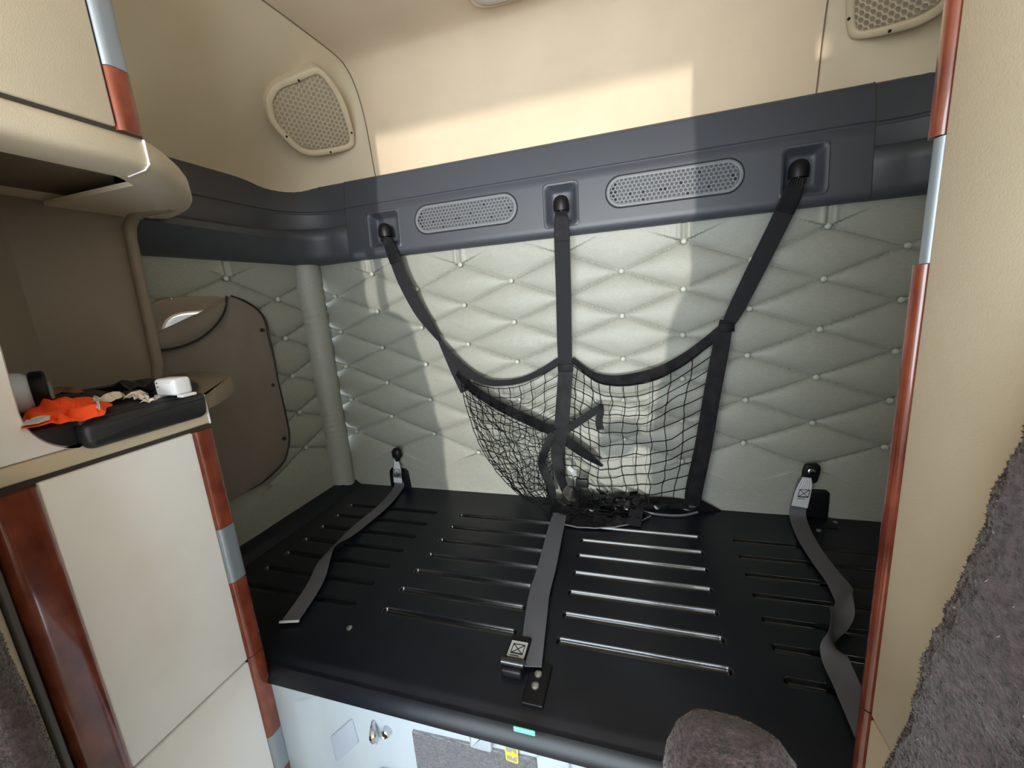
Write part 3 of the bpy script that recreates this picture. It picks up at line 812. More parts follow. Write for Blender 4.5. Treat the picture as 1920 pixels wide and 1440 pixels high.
# diagonal folded binding and loose tail straps
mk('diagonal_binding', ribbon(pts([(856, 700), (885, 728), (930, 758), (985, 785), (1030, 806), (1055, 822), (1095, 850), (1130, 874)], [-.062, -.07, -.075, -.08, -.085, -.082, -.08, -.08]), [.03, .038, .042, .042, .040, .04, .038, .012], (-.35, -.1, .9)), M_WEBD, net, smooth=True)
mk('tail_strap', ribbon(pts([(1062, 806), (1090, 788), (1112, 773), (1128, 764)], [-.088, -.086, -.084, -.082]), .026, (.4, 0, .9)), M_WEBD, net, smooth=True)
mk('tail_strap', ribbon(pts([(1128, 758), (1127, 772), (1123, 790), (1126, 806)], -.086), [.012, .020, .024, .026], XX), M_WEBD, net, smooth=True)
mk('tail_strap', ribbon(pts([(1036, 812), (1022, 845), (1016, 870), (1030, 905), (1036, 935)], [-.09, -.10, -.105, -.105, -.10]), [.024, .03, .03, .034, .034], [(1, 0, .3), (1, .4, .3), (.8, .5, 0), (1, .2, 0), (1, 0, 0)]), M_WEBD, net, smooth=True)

def coons(top, right, bottom, left, n):
    T_, R_, Bq, L_ = (cr(c, n) for c in (top, right, bottom, left))
    def f(s, t):
        i = s * n; j = t * n
        g = lambda A, q: V(A[min(int(q), n - 1)] + ()).lerp(V(A[min(int(q) + 1, n)]), q - min(int(q), n - 1))
        a, b, c, d = g(T_, i), g(R_, j), g(Bq, i), g(L_, j)
        return a * (1 - t) + c * t + d * (1 - s) + b * s - (V(T_[0]) * (1 - s) * (1 - t) + V(T_[n]) * s * (1 - t) + V(Bq[0]) * (1 - s) * t + V(Bq[n]) * s * t)
    return f
def p2(lst): return [tuple(p) + (0.0,) for p in lst]
def netting(name, top, right, bottom, left, nu, nv, y0, bulge, jit, seed, r=.0016, slack=0.0):
    f = coons(p2(top), p2(right), p2(bottom), p2(left), 40)
    def P(s, t):
        q = f(s, t)
        nx = noise.noise(V((s * 4, t * 4, seed))) * jit + noise.noise(V((s * 11, t * 11, seed + 5))) * jit * .45
        nz = noise.noise(V((s * 4, t * 4, seed + 9))) * jit + noise.noise(V((s * 11, t * 11, seed + 14))) * jit * .45
        e = min(1, 8 * s * (1 - s)) * min(1, 8 * t * (1 - t))
        return at(q.x + nx * e, q.y + nz * e, y=y0 - bulge * math.sin(math.pi * min(1, max(0, s))) * (.4 + .6 * t) - .02 * t)
    out = []
    for i in range(nu + 1):
        line = [P(i / nu, j / (nv * 3)) for j in range(nv * 3 + 1)]
        for j in range(len(line)):
            if j % 3: line[j] = line[j] + V((slack * (random.random() - .5), 0, slack * (random.random() - .5)))
        out.append(tube(line, r, 4, False))
    for j in range(nv + 1):
        line = [P(i / (nu * 3), j / nv) for i in range(nu * 3 + 1)]
        for i in range(len(line)):
            if i % 3: line[i] = line[i] + V((0, 0, -slack * .35))
        out.append(tube(line, r, 4, False))
    kn = []
    for i in range(nu + 1):
        for j in range(nv + 1):
            q = P(i / nu, j / nv); s = r * 1.7
            kn.append(([q + V((s, 0, 0)), q - V((s, 0, 0)), q + V((0, s, 0)), q - V((0, s, 0)), q + V((0, 0, s)), q - V((0, 0, s))], [(0, 2, 4), (2, 1, 4), (1, 3, 4), (3, 0, 4), (2, 0, 5), (1, 2, 5), (3, 1, 5), (0, 3, 5)]))
    o = mk(name, join(*out, *kn), M_CORD, net); o['kind'] = 'stuff'
    return o
netting('netting', [(1070, 682), (1098, 702), (1130, 720), (1185, 722), (1250, 703), (1342, 640)], [(1342, 640), (1325, 740), (1306, 840), (1284, 940)], [(1062, 930), (1120, 945), (1200, 948), (1284, 940)], [(1070, 682), (1064, 760), (1058, 850), (1062, 930)], 11, 12, -.056, .035, 9, 2.0, .0019, .002)
netting('netting', [(862, 705), (900, 722), (945, 728), (990, 718), (1048, 684)], [(1048, 684), (1045, 770), (1036, 850), (1040, 930)], [(985, 938), (1000, 945), (1020, 948), (1040, 945)], [(862, 705), (876, 770), (905, 845), (945, 900), (985, 938)], 9, 14, -.060, .045, 12, 7.0, .0017, .004)
netting('netting', [(870, 725), (920, 765), (975, 795), (1040, 815)], [(1040, 815), (1036, 860), (1030, 900), (1035, 940)], [(980, 930), (1000, 945), (1020, 950), (1035, 948)], [(870, 725), (888, 790), (918, 860), (980, 930)], 11, 13, -.075, .05, 14, 13.0, .0016, .006)
M_HEAP = mat('black_crumpled_webbing', (14, 14, 16), .28, bump=.8, bscale=60, spec=.6)
# the slack heap lying on the deck
hp_ = []
rnd = random.Random(3)
for k in range(30):
    u0 = rnd.uniform(1005, 1180); v0 = 948 + (u0 - 1005) * .10 + rnd.uniform(-14, 14)
    q = at(u0, v0, z=.52 + rnd.uniform(-.01, .02))
    line = [q]
    d = V((rnd.uniform(.3, 1), rnd.uniform(-.4, .2), 0)).normalized()
    for i in range(14):
        d = (d + V((rnd.uniform(-.5, .5), rnd.uniform(-.5, .5), rnd.uniform(-.25, .25)))).normalized()
        nq = line[-1] + d * .012
        nq.z = min(max(nq.z, .508), .55); nq.y = min(max(nq.y, -.17), -.03); nq.x = min(max(nq.x, .66), 1.02)
        line.append(nq)
    hp_.append(tube(line, .0016, 4, False))
o = mk('slack_netting', join(*hp_), M_CORD, net); o['kind'] = 'stuff'
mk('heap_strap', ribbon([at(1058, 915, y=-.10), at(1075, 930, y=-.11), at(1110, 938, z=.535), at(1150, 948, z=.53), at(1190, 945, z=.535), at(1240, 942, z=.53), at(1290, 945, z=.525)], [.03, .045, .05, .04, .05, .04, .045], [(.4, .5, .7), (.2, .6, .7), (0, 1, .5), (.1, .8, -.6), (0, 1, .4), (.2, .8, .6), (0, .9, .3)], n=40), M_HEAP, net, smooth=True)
def heap(a, b):
    u = 1035 + a * 185; v0 = 938 + a * 6 + b * 50 * math.sqrt(max(0.02, 1 - ((a - .38) / .70) ** 2 if a > .38 else 1 - ((a - .38) / .60) ** 2))
    q = at(u, v0, z=BZ + .006)
    q.z += .022 * (1 - b) * (.6 + .6 * noise.noise(V((a * 6, b * 3, 4)))) + .007 * abs(math.sin(a * 17 + b * 5)) * (1 - b * .7) + .005 * noise.noise(V((a * 14, b * 8, 9))) * (1 - b)
    return q
mk('heap_band', grid(60, 16, heap), M_HEAP, net, smooth=True)
mk('heap_band_edge', tube([heap(i / 30, 1.0) + V((0, -.002, .001)) for i in range(31)], .0022, 6), mat('dark_grey_hem', (96, 97, 100), .4), net, smooth=True)
mk('heap_strap', ribbon([at(1196, 928, z=.545), at(1194, 950, z=.530), at(1188, 985, z=.512)], .045, XX), M_WEB, net, smooth=True)
mk('loose_loop', tube(cr([at(1200, 955, z=.515), at(1225, 935, z=.53), at(1255, 940, z=.525), at(1285, 955, z=.515), at(1308, 952, z=.52), at(1300, 935, z=.54)], 30), .005, 6), M_HEAP, net, smooth=True)
mk('loose_loop', tube(cr([at(1200, 958, z=.512), at(1240, 965, z=.508), at(1280, 966, z=.508), at(1308, 960, z=.512)], 24), .004, 6), mat('dark_grey_hem', (96, 97, 100), .4), net, smooth=True)
rnd2 = random.Random(21)
for k in range(7):
    u0 = 1060 + k * 22; pts_ = [at(u0 + rnd2.uniform(-8, 8), 915 + k * 3 + rnd2.uniform(-8, 6), y=-.10), at(u0 + rnd2.uniform(6, 24), 930 + rnd2.uniform(-4, 6), z=.54), at(u0 + rnd2.uniform(20, 50), 945 + rnd2.uniform(-6, 8), z=.53), at(u0 + rnd2.uniform(40, 70), 952 + rnd2.uniform(-6, 8), z=.522)]
    mk('heap_fold', ribbon(pts_, [.012, .03, .034, .014], [(rnd2.uniform(-1, 1), rnd2.uniform(-1, 1), rnd2.uniform(0, 1)) for _ in range(4)], n=16), M_HEAP, net, smooth=True)
q = at(1092, 905, y=-.10)
mk('buckle', box(q.x - .022, q.x + .022, q.y - .008, q.y + .008, q.z - .016, q.z + .016, .004), M_BLKPL, net, smooth=True)
q = at(1072, 884, y=-.105)
mk('care_label', ribbon([q + V((-.012, 0, .016)), q + V((.004, -.004, .002)), q + V((.010, 0, -.016))],   .014, (.7, .3, .5), .001), mat('grey_label', (150, 152, 155), .5), net, smooth=True)
q = at(1310, 945, y=-.045)
mk('corner_gusset', loft([[(q.x - .01, q.y + d, BZ + .002), (q.x + .075, q.y + .02 + d, BZ + .002), (q.x - .006, q.y + d, q.z + .02)] for d in (0, .004)]), M_WEBD, net)
# ================================================================== LEFT CABINETS
FXL = .19                  # face plane of the left cabinets (facing +x)
UXL, UZL, NXL = V((0, 1, 0)), V((0, 0, 1)), V((1, 0, 0))
def post_profile(y0, y1, x0, x1, n=8):
    """section (x, y) of a rounded rail on a face"""
    p = roundpoly([(x0, y0), (x1, y0), (x1, y1), (x0, y1)], [0, (x1 - x0) * .9, (x1 - x0) * 1.4, 0], n)
    return [(q.x, q.y) for q in p]
def rail(prof, z0, z1):
    return loft([[(x, y, z) for x, y in prof] for z in (z0, z0 + .001, z1 - .001, z1)])
lc = thing('base_cabinet', 'cream lower cabinet with red wooden posts left of the bunk', 'cabinet', (-.05, -1.04, 0))
mk('body', box(-.28, FXL - .022, -1.225, -.885, 0, 1.062, .004), M_BEIGE, lc, smooth=True)
mk('top_rail', box(-.28, FXL, -1.225, -.882, 1.072, 1.0985, .004), M_BEIGE, lc, smooth=True)
mk('top_gap', box(-.28, FXL - .006, -1.225, -.884, 1.060, 1.074), M_GASKET, lc)
d1 = mk('door', box(FXL - .024, FXL, -1.140, -.921, .548, 1.064, .004), M_DOOR, lc, smooth=True)
d2 = mk('door', box(FXL - .024, FXL, -1.140, -.921, .02, .543, .004), M_DOOR, lc, smooth=True)
pr = post_profile(-.922, -.884, FXL - .02, FXL + .007)
SEG = [('wood_post', 1.064, .858, M_WOOD), ('metal_insert', .857, .735, M_SILVER), ('wood_post', .734, .552, M_WOOD), ('wood_post', .550, .335, M_WOOD), ('metal_insert', .334, .23, M_SILVER), ('wood_post', .229, .02, M_WOOD)]
for nme, z1, z0, mm in SEG:
    mk(nme, rail(pr, z0, z1), mm, lc, smooth=True)
mk('post_gap', box(FXL - .02, FXL - .002, -.9245, -.920, .02, 1.062), M_DARKHOLE, lc)
pr2 = post_profile(-1.196, -1.1405, FXL - .02, FXL + .010)
mk('wood_post', rail(pr2, .02, 1.062), M_WOOD, lc, smooth=True)
mk('edge_strip', box(FXL - .02, FXL + .002, -1.206, -1.198, .02, 1.06, .002), mat('grey_edge', (96, 94, 92), .5), lc, smooth=True)
mk('front_panel', box(FXL - .024, FXL - .004, -1.225, -1.207, .02, 1.062, .004), M_BEIGE, lc, smooth=True)

# plan of the counter and the overhead shelf (round end towards the bunk)
def plan(off=0.0, y_front=-1.225):
    k = [(FXL - .001, -.884), (.180, -.862), (.152, -.822), (.076, -.735), (-.03, -.655), (-.14, -.612), (-.26, -.60)]
    c = [V(p) for p in cr(k, 24)]
    return [V((-.285, y_front)), V((FXL, y_front)), V((FXL, -1.1)), V((FXL, -1.0))] + c + [V((-.285, -.60))]
ct = thing('shelf_counter', 'cream counter under the open shelf with a rounded end over the bunk', 'counter', (-.05, -1.0, 1.098))
pl = plan()
def cut(poly, y, keep_front):
    q = [p for p in poly if (p.y <= y + 1e-6) == keep_front]
    return q
front = [V((-.285, -1.078)), V((FXL, -1.078)), V((FXL, -.8845)), V((-.285, -.8845))]
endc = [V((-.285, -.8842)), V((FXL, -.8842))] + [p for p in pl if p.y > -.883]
for nme, po, mm in (('slab', front, M_BEIGE), ('shade_toned_end_cap', endc, M_TAUPE)):  # end past the seam: shade put into its darker taupe colour
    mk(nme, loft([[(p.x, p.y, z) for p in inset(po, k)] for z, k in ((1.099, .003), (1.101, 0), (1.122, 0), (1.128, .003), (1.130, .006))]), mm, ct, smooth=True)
mk('end_seam', box(FXL - .012, FXL + .0015, -.8865, -.8835, 1.072, 1.130, .0006, 1), M_WHITE, ct)
# black rubber mat with rolled front lip
mp = [(-.20, -1.15), (.15, -1.15), (.16, -1.085), (.195, -1.08), (.195, -.90), (.165, -.885), (.06, -.80), (-.20, -.74)]
mpoly = roundpoly(mp, [.01, .01, .002, .01, .02, .03, .05, .02])
mat_ = mk('counter_mat', loft([[(p.x, p.y, z) for p in inset(mpoly, k)] for z, k in ((1.1305, .0), (1.137, 0), (1.140, .004), (1.1405, .012))]), M_RUBBER, smooth=True)
tag(mat_, 'black rubber mat with rolled lip on the cream counter', 'mat')
mk('mat_apron', box(-.2, .183, -1.128, -1.0795, 1.0995, 1.1375, .003), M_RUBBER, mat_, smooth=True)
lipp = [V(p) for p in roundpoly([(-1.082, 1.090), (-.892, 1.090), (-.886, 1.136), (-1.082, 1.136)], [.016, .016, .012, .02])]
lip = plate(lipp, (FXL - .006, 0, 0), UXL, UZL, NXL, 0, .020, .010)
mk('mat_lip', lip, M_RUBBER, mat_, smooth=True)

# open niche: back panel, front panel with round corner
uc = thing('overhead_cabinet', 'cream overhead cabinet with wooden post above the open shelf', 'cabinet', (-.05, -1.1, 1.49))
pl = plan()
rings = []
for z, k in ((1.572, .082), (1.545, .078), (1.535, .070), (1.534, .055), (1.539, .014), (1.545, .004), (1.552, 0), (1.578, .001), (1.588, .006), (1.592, .014)):
    rings.append([(p.x, p.y, z) for p in inset(pl, k)])
mk('shelf_brow', loft(rings, True, False), M_BEIGE, uc, smooth=True)
mk('brow_top', loft([[(p.x, p.y, z) for p in inset(pl, .013)] for z in (1.588, 1.5925)]), M_BEIGE, uc)
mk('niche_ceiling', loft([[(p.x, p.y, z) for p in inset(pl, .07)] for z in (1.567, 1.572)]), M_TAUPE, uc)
endp = [p for p in inset(pl, .055) if p.y > -.848]
endp = [V((-.26, -.848))] + [V((endp[0].x, -.848))] + endp
mk('brow_underside', loft([[(p.x, p.y, z) for p in endp] for z in (1.5355, 1.545)]), M_BEIGE, uc)
for k in range(6):
    mk('vent_slat', box(-.16 + k * .035, -.145 + k * .035, -1.10, -1.0, 1.552, 1.568, .003), M_TAUPE, uc, smooth=True)
mk('brow_seam', join(box(FXL - .004, FXL + .0012, -.8862, -.8838, 1.546, 1.586, .0005, 1), tube([(FXL - .0, -.885, 1.547), (FXL - .012, -.886, 1.539), (FXL - .055, -.888, 1.534)], .0013, 6)), M_WHITE, uc)
mk('door', box(FXL - .024, FXL, -1.225, -.922, 1.594, 2.06, .004), M_BEIGE, uc, smooth=True)
mk('door_gap', box(FXL - .02, FXL - .004, -1.225, -.884, 1.588, 1.597), M_GASKET, uc)
mk('cabinet_box', box(-.29, FXL - .022, -1.225, -.90, 1.590, 2.07, .004), M_BEIGE, uc, smooth=True)
for nme, z1, z0, mm in (('wood_post', 1.685, 1.590, M_WOOD), ('metal_insert', 1.80, 1.686, M_SILVER), ('wood_post', 2.05, 1.801, M_WOOD)):
    mk(nme, rail(pr, z0, z1), mm, uc, smooth=True)
mk('post_gap', box(FXL - .02, FXL - .001, -.9245, -.920, 1.60, 2.05), M_DARKHOLE, uc)

nich = thing('niche_liner', 'taupe back and side liner of the open shelf', 'shelf liner', (-.1, -1.0, 1.13))
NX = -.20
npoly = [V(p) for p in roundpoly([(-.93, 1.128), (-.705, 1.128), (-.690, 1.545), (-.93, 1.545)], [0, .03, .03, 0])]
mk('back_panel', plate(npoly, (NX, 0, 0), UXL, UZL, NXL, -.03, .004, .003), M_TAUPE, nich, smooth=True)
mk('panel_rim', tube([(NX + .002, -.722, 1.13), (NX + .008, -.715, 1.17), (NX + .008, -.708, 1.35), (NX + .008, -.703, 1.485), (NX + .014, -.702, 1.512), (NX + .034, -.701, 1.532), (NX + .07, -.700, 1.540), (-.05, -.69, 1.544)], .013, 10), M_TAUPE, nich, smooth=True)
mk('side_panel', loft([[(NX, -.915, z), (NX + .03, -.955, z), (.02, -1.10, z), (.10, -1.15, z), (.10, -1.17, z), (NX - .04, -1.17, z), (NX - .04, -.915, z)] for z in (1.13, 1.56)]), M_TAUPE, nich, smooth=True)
# face panel beside the opening, with its rounded lower corner
fp = [V(p) for p in [(-1.225, 1.0985)]]
arc = [V((-1.075 - .058 * math.sin(math.radians(a)), 1.165 - .066 * math.cos(math.radians(a)))) for a in range(0, 91, 9)]
fp += arc + [V((-1.130, 1.25)), V((-1.125, 1.552)), V((-1.225, 1.552))]
mk('face_panel', loft([[(FXL - d, p.x, p.y) for p in inset(fp, k)] for d, k in ((.03, 0), (.004, 0), (.0, .003))]), M_DOOR, nich, smooth=True)

# ---- things on the counter
def crumple(n, m, fn): return grid(n, m, fn)
vest = thing('safety_vest', 'crumpled orange safety vest on the counter in the open shelf', 'vest', (-.02, -1.0, 1.142))
VQ = [at(38, 806, z=1.145), at(196, 782, z=1.145), at(214, 752, z=1.145), at(52, 762, z=1.145)]
def vfn(a, b):
    q = VQ[0].lerp(VQ[1], a).lerp(VQ[3].lerp(VQ[2], a), b); q.z = 1.1435
    h = .012 * abs(noise.noise(V((a * 5, b * 4, 1)))) + .022 * max(0, noise.noise(V((a * 2.4, b * 2, 6))) + .25) + .006 * abs(math.sin(a * 13 + b * 7))
    e = min(1, 6 * a) * min(1, 6 * (1 - a)) * min(1, 5 * b) * min(1, 5 * (1 - b))
    q.z += h * (.25 + .75 * e); q.x += .012 * noise.noise(V((a * 3, b * 3, 8))); q.y += .015 * noise.noise(V((a * 4, b * 3, 12)))
    return q
mk('cloth', grid(46, 26, vfn), M_ORANGE, vest)
mk('reflective_band', grid(30, 4, lambda a, b: vfn(.05 + a * .28, .02 + b * .16) + V((0.002, 0, .003))), M_TAPE, vest)
mk('reflective_band', grid(20, 4, lambda a, b: vfn(.84 + b * .08, .1 + a * .8) + V((0, 0, .003))), M_TAPE, vest)
dv = thing('charger_block', 'small white plastic adapter on the end of the counter mat', 'adapter', (0, 0, 0))
q = at(331, 742, z=1.141); dv.location = q
mk('block', box(q.x - .027, q.x + .024, q.y - .016, q.y + .016, 1.144, 1.175, .006), M_WHITE, dv, smooth=True)
mk('block_face', plate(roundpoly([(-.022, -.012), (.019, -.012), (.019, .010), (-.022, .010)], .003), (q.x, q.y - .0158, 1.159), XX, ZZ, FN, -.002, .0012, .0008), mat('white_gloss', (236, 237, 240), .25), dv, smooth=True)
for sx in (-.034, .026):
    mk('mount_tab', box(q.x + sx - .004, q.x + sx + .010, q.y - .014, q.y + .012, 1.1408, 1.1455, .001, 1), M_WHITE, dv)
for dx, dz in ((-.016, .006), (-.016, -.001)):
    mk('vent_dot', lathe([(.0001, 0), (.0013, 0), (.0013, .0012), (.0001, .0013)], (q.x + dx, q.y - .0165, 1.162 + dz), FN, 6), M_DARKHOLE, dv)
jar = thing('bottle', 'pale blue bottle with dark cap lying at the back of the shelf', 'bottle', (0, 0, 0))
q = at(44, 728, x=.035); jar.location = (q.x, q.y, 1.1415)
ax = V((.42, .90, .0)).normalized(); jb = V((q.x, q.y, 1.1415 + .036)) - ax * .108
mk('body', lathe([(.0001, 0), (.030, 0), (.035, .006), (.035, .095), (.033, .108), (.026, .118), (.0001, .118)], jb, ax, 24), M_BOTTLE, jar, smooth=True)
mk('label_print', lathe([(.0352, .030), (.0354, .031), (.0354, .072), (.0352, .073)], jb, ax, 24), M_BLUE, jar, smooth=True)
mk('cap', lathe([(.0001, .118), (.030, .116), (.033, .120), (.033, .132), (.030, .135), (.0001, .135)], jb, ax, 24), M_BLKPL, jar, smooth=True)
mk('cap_clip', box(jb.x + ax.x * .138 - .003, jb.x + ax.x * .138 + .004, jb.y + ax.y * .138 - .012, jb.y + ax.y * .138 + .0, 1.160, 1.192, .001, 1), M_CHROME, jar)
def scrap(name, u, v, sx, sy, m, label, seed, cat, h=.025):
    q = at(u, v, z=1.141)
    def f(a, b):
        z = 1.1425 + h * abs(noise.noise(V((a * 2.3 + seed, b * 2.1, seed)))) * 1.8 + h * .4 * abs(math.sin(a * 6 + seed))
        return (q.x + (a - .5) * sx, q.y + (b - .5) * sy + .01 * math.sin(a * 5), z)
    tag(mk(name, grid(8, 6, f), m, base=(q.x, q.y, 1.1415)), label, cat)
scrap('paper_scrap', 262, 752, .055, .02, M_PAPER, 'folded cream paper scrap between the vest and the white adapter', 3.1, 'paper', .014)
scrap('paper_scrap', 283, 757, .022, .02, M_PAPER, 'tiny cream paper scrap in front of the folded one', 8.7, 'paper', .008)
scrap('food_wrapper', 120, 748, .08, .05, M_BROWN, 'brown wrapper lying behind the orange vest', 5.2, 'wrapper', .02)
scrap('plastic_bag', 268, 740, .16, .06, mat('black_bag', (30, 29, 29), .35), 'crumpled black plastic bag at the back of the counter mat', 1.7, 'bag', .022)
scrap('food_wrapper', 205, 757, .05, .04, M_PAPER, 'pale wrapper tucked beside the right end of the orange vest', 2.9, 'wrapper', .016)

# ---- cloth window cover
cover = thing('window_cover', 'taupe cloth window cover with black piping, one corner folded down', 'window cover', (-.27, -.55, .66))
CX = WL + .030
KP = [(432, 555), (462, 567), (486, 585), (498, 605), (503, 630), (512, 670), (520, 715), (527, 745), (537, 790), (541, 820), (537, 850), (528, 870), (500, 897), (478, 912), (450, 925), (430, 936), (405, 948)]
bord = [(p.y, p.z) for p in [at(u, v, x=CX) for u, v in KP]]
fold = [(p.y, p.z) for p in [at(u, v, x=CX) for u, v in [(432, 555), (395, 575), (350, 597), (310, 615), (285, 628), (262, 640)]]]
b2 = [V(p) for p in cr(bord, 60)]
f2 = [V(p) for p in cr(fold, 24)]
lo_y = b2[-1]
# grid between the fold/left border (hidden behind the shelf) and the piped border
leftb = [V(p) for p in cr([tuple(q) for q in f2[::4]] + [(-.80, 1.10), (-.82, .95), (-.82, .80), (-.80, .70), (-.70, .672), tuple(b2[-1])], 60)]
def cov(a, b):
    i = int(round(a * 60)); p = leftb[i].lerp(b2[i], b)
    d = .018 * math.sin(math.pi * b) ** .6 * math.sin(math.pi * min(1, max(0, a))) ** .4
    d += .006 * noise.noise(V((p.x * 7, p.y * 5, 2))) + .004 * noise.noise(V((p.x * 18, p.y * 9, 4)))
    d += .010 * math.exp(-((p.x + .50) / .05) ** 2) * math.exp(-((p.y - 1.02) / .10) ** 2)
    return (CX + max(-.004, d), p.x, p.y)
mk('cloth', grid(60, 40, cov), M_FABRIC, cover, smooth=True)
mk('piping', tube([V((CX + .003, p.x, p.y)) for p in b2], .0038, 6), M_PIPE, cover, smooth=True)
# folded flap
flow = [V(p) for p in cr([(p.y, p.z) for p in [at(u, v, x=CX + .03) for u, v in [(432, 555), (425, 582), (408, 607), (378, 633), (340, 650), (300, 657), (270, 657)]]], 24)]
def flap(a, b):
    i = int(round(a * 24)); p = f2[i].lerp(flow[i], b)
    return (CX + .006 + .026 * math.sin(math.pi * (.15 + .6 * b)) * math.sin(math.pi * min(1, a * .9 + .03)) + .004, p.x, p.y)
mk('folded_flap', grid(24, 12, flap), M_FABRIC, cover, smooth=True)
mk('flap_piping', tube([V(flap(i / 24, 1)) + V((.002, 0, 0)) for i in range(25)], .0036, 6), M_PIPE, cover, smooth=True)
for u, v in ((493, 619), (512, 722), (534, 822)):
    q = at(u, v, x=CX + .013)
    mk('snap', lathe([(.0001, -.012), (.006, -.012), (.0062, .002), (.004, .0035), (.0001, .0037)], q, (1, 0, 0), 12), M_PIPE, cover, smooth=True)

# ================================================================== RIGHT TALL CABINET
FXR = 1.287
rc_ = thing('wardrobe_cabinet', 'tall cream cabinet with red wooden post right of the bunk', 'cabinet', (1.5, -1.0, 0))
mk('body', join(box(FXR + .022, 1.79, -1.068, -.905, 0, 1.69, .004), box(FXR + .022, 1.62, -1.068, -.905, 1.69, 1.88, .004), box(FXR + .022, 1.575, -1.068, -.905, 1.88, 1.97, .004), box(FXR + .022, 1.53, -1.068, -.905, 1.97, 2.05, .004)), M_BEIGE, rc_, smooth=True)
mk('door', box(FXR, FXR + .026, -1.07, -.9235, .712, 2.06, .003), M_BEIGE, rc_, smooth=True)
mk('door', box(FXR, FXR + .026, -1.07, -.9235, .02, .707, .003), M_BEIGE, rc_, smooth=True)
prr = [(MID - x, y) for x, y in post_profile(-.9215, -.900, MID - FXR - .02, MID - FXR + .005)]
prs = [(MID - x, y) for x, y in post_profile(-.9215, -.905, MID - FXR - .02, MID - FXR + .0015)]
for nme, z1, z0, mm in (('wood_post', 2.05, 1.393, M_WOOD), ('metal_insert', 1.392, 1.274, M_SILVER), ('wood_post', 1.273, .713, M_WOOD), ('wood_post', .711, .335, M_WOOD), ('metal_insert', .334, .23, M_SILVER), ('wood_post', .229, .02, M_WOOD)):
    mk(nme, rail(prs if nme == 'metal_insert' else prr, z0, z1), mm, rc_, smooth=True)
mk('post_gap', box(FXR + .004, FXR + .02, -.9245, -.9205, .02, 2.05), M_DARKHOLE, rc_)

# ================================================================== CAB SEATS
def superbox(rings_fn, n=40, m=60):
    return None
def seat_back(mir):
    """backrest as a lofted, woven-cloth covered cushion; inner edge faces the aisle"""
    zs = [.30 + i * (1.34 - .30) / 90 for i in range(91)]
    rings = []
    for i, z in enumerate(zs):
        xi = 1.186 + (z - .858) * .177 if z > .858 else 1.186 - (.858 - z) * .03     # inner edge tapers upwards
        xi += .0 if z < 1.20 else (z - 1.20) ** 2 * 2.0
        xo = 1.66 - max(0, z - 1.15) * .25
        yb, yf = -1.098, -1.25
        t = max(0, (z - 1.28) / .06); cap = math.sqrt(max(0.0, 1 - min(1, t) ** 2)) if t > 0 else 1
        cx, cy = (xi + xo) / 2, (yb + yf) / 2
        hx, hy = (xo - xi) / 2 * (.75 + .25 * cap), (yb - yf) / 2 * max(.05, cap)
        ring = []
        N = 110
        for k in range(N):
            a = 2 * math.pi * k / N; c, s = math.cos(a), math.sin(a)
            e = 2 / 5.0
            p = V((cx + hx * math.copysign(abs(c) ** e, c), cy + hy * math.copysign(abs(s) ** e, s), z))
            ring.append(p)
        rings.append(ring)
    vs, fs = loft(rings)
    ctr = V((1.43, -1.16, .9))
    out = []
    for p in vs:
        d = (p - V((1.43, -1.16, p.z))); d.z = 0; d.normalize()
        k = noise.noise(p * 190) * .0030 + noise.noise(p * 70) * .003 + noise.noise(p * 12) * .006
        out.append(p + d * k)
    return out, fs
def pile(vf, count, seed, ln, sel=None):
    rnd = random.Random(seed); vs, fs = vf; o, f2_ = [], []
    cand = [f for f in fs if len(f) == 4 and (sel is None or sel(vs[f[0]]))]
    if not cand: return [], []
    for _ in range(count):
        f = rnd.choice(cand); a, b, c, d = (V(vs[i]) for i in f)
        u, v = rnd.random(), rnd.random(); p = a.lerp(b, u).lerp(d.lerp(c, u), v)
        n = (b - a).cross(d - a)
        if n.length < 1e-12: continue
        n.normalize()
        t = V((rnd.uniform(-1, 1), rnd.uniform(-1, 1), rnd.uniform(-1, 1))); t = (t - n * t.dot(n)).normalized()
        k = len(o); w_ = t * .0007
        for s in (1,):
            o += [p - w_, p + w_, p + n * s * ln * rnd.uniform(.3, 1) + t * rnd.uniform(-.003, .003)]
        f2_.append((k, k + 1, k + 2))
    return o, f2_
sb = seat_back(False)
# orient outwards
def outward(vf, ctr):
    vs, fs = vf; r = []
    for f in fs:
        c = sum((V(vs[i]) for i in f), V()) / len(f)
        n = (V(vs[f[1]]) - V(vs[f[0]])).cross(V(vs[f[2]]) - V(vs[f[0]]))
        r.append(f if n.dot(c - V((ctr[0], ctr[1], c.z))) > 0 else tuple(reversed(f)))
    return vs, r
sb = outward(sb, (1.43, -1.16))
seat_r = thing('cab_seat', 'grey woven cloth seat backrest at the right edge beside the tall cabinet', 'seat', (1.43, -1.3, 0), 'cab seats')
mk('backrest', sb, M_SEAT, seat_r, smooth=True)
pp_ = mk('fabric_pile', pile(sb, 30000, 1, .0022, lambda p: p.x < 1.36 and p.z > .6), M_PILE, seat_r); pp_['kind'] = 'stuff'
pp2 = mk('light_fibres', pile(sb, 1500, 9, .0018, lambda p: p.x < 1.36 and p.z > .6), mat('light_fibre', (132, 118, 119), .6), seat_r); pp2['kind'] = 'stuff'
mk('cushion', box(1.21, 1.66, -1.75, -1.25, .36, .50, .05, 5), M_SEAT, seat_r, smooth=True)
mk('pedestal', box(1.28, 1.60, -1.68, -1.22, .0, .37, .02), M_BLKPL, seat_r, smooth=True)
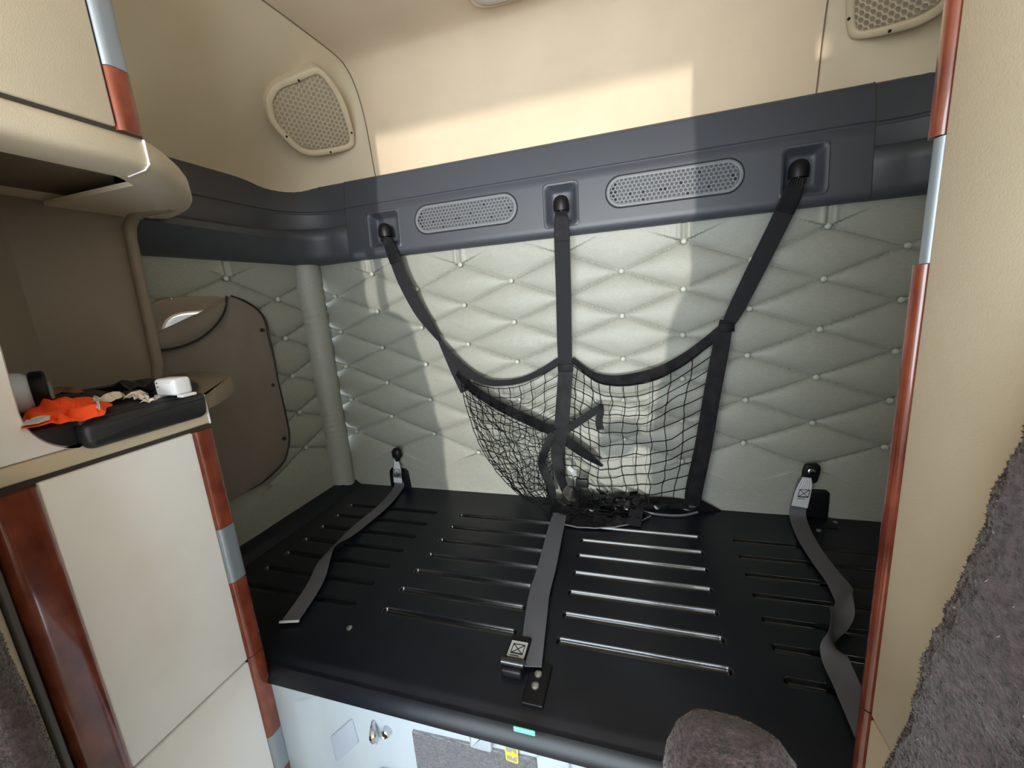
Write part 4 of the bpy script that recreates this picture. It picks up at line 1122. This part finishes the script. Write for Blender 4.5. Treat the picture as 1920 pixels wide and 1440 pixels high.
# armrest with rounded rear end
A0 = at(1352, 1400, y=-1.135)
def armrest():
    rings = []
    N = 40; L = .36
    for i in range(50):
        t = i / 49
        s = t * L
        k = math.sqrt(max(0.0, 1 - (1 - min(1, s / .05)) ** 2)); k2 = math.sqrt(max(0.0, 1 - (1 - min(1, (L - s) / .05)) ** 2))
        k = max(.03, min(k, k2))
        c = V((1.083 + .0 * t, -1.085 - s, .828 - .03 * t))
        ring = []
        for j in range(N):
            a = 2 * math.pi * j / N; ca, sa = math.cos(a), math.sin(a)
            p = c + V((.058 * k * math.copysign(abs(ca) ** .75, ca), 0, .056 * k * math.copysign(abs(sa) ** .8, sa)))
            p += V((ca, 0, sa)) * (noise.noise(p * 110) * .0022 + noise.noise(p * 40) * .0025)
            ring.append(p)
        rings.append(ring)
    return loft(rings)
ar = armrest()
mk('armrest', ar, M_SEAT, seat_r, smooth=True)
arp = ([p for p in ar[0]], [])
def out2(vf):
    vs, fs = vf; r = []
    for f in fs:
        c = sum((V(vs[i]) for i in f), V()) / len(f); ax_ = V((1.083, c.y, .82))
        n = (V(vs[f[1]]) - V(vs[f[0]])).cross(V(vs[f[2]]) - V(vs[f[0]]))
        r.append(f if n.dot(c - ax_) > 0 else tuple(reversed(f)))
    return vs, r
ap = mk('armrest_pile', pile(out2(ar), 9000, 2, .002), M_PILE, seat_r); ap['kind'] = 'stuff'
mk('armrest_pivot', tube([(1.11, -1.16, .80), (1.20, -1.16, .80)], .022, 12), M_BLKPL, seat_r, smooth=True)
seat_l = thing('cab_seat', 'grey woven cloth seat backrest at the lower left edge before the white cabinet door', 'seat', (.11, -1.45, 0), 'cab seats')
sbl = ([V((MID - p.x + .024, p.y - .150, p.z - .02)) for p in sb[0]], [tuple(reversed(f)) for f in sb[1]])
mk('backrest', sbl, M_SEAT, seat_l, smooth=True)
pl_ = mk('fabric_pile', pile(sbl, 9000, 4, .0022, lambda p: p.x > .22 and p.z > .6), M_PILE, seat_l); pl_['kind'] = 'stuff'
mk('cushion', box(-.13, .33, -1.90, -1.40, .36, .50, .05, 5), M_SEAT, seat_l, smooth=True)
mk('pedestal', box(-.07, .26, -1.84, -1.37, .0, .37, .02), M_BLKPL, seat_l, smooth=True)

# ================================================================== CEILING LAMP
lampb = thing('ceiling_lamp', 'oval ceiling lamp with clear ribbed lens', 'lamp', (.67, -.20, 2.10))
def oval(hx, hy, n=36, e=3): 
    return [V((hx * math.copysign(abs(math.cos(2 * math.pi * i / n)) ** (2 / e), math.cos(2 * math.pi * i / n)), hy * math.copysign(abs(math.sin(2 * math.pi * i / n)) ** (2 / e), math.sin(2 * math.pi * i / n)))) for i in range(n)]
LC = V((.672, -.195, 2.101))
mk('bezel', loft([[LC + V((p.x, p.y, h)) for p in oval(hx, hy)] for hx, hy, h in ((.118, .072, .012), (.116, .070, -.006), (.108, .062, -.012), (.100, .054, -.008))], True, False), M_HEAD, lampb, smooth=True)
mk('lens', loft([[LC + V((p.x, p.y, h)) for p in oval(hx, hy)] for hx, hy, h in ((.102, .056, .004), (.100, .054, -.010), (.090, .046, -.017), (.06, .03, -.019))]), M_LAMPGLASS, lampb, smooth=True)
mk('reflector', loft([[LC + V((p.x, p.y, h)) for p in oval(hx, hy)] for hx, hy, h in ((.098, .052, .003), (.06, .03, .008))]), M_CHROME, lampb, smooth=True)
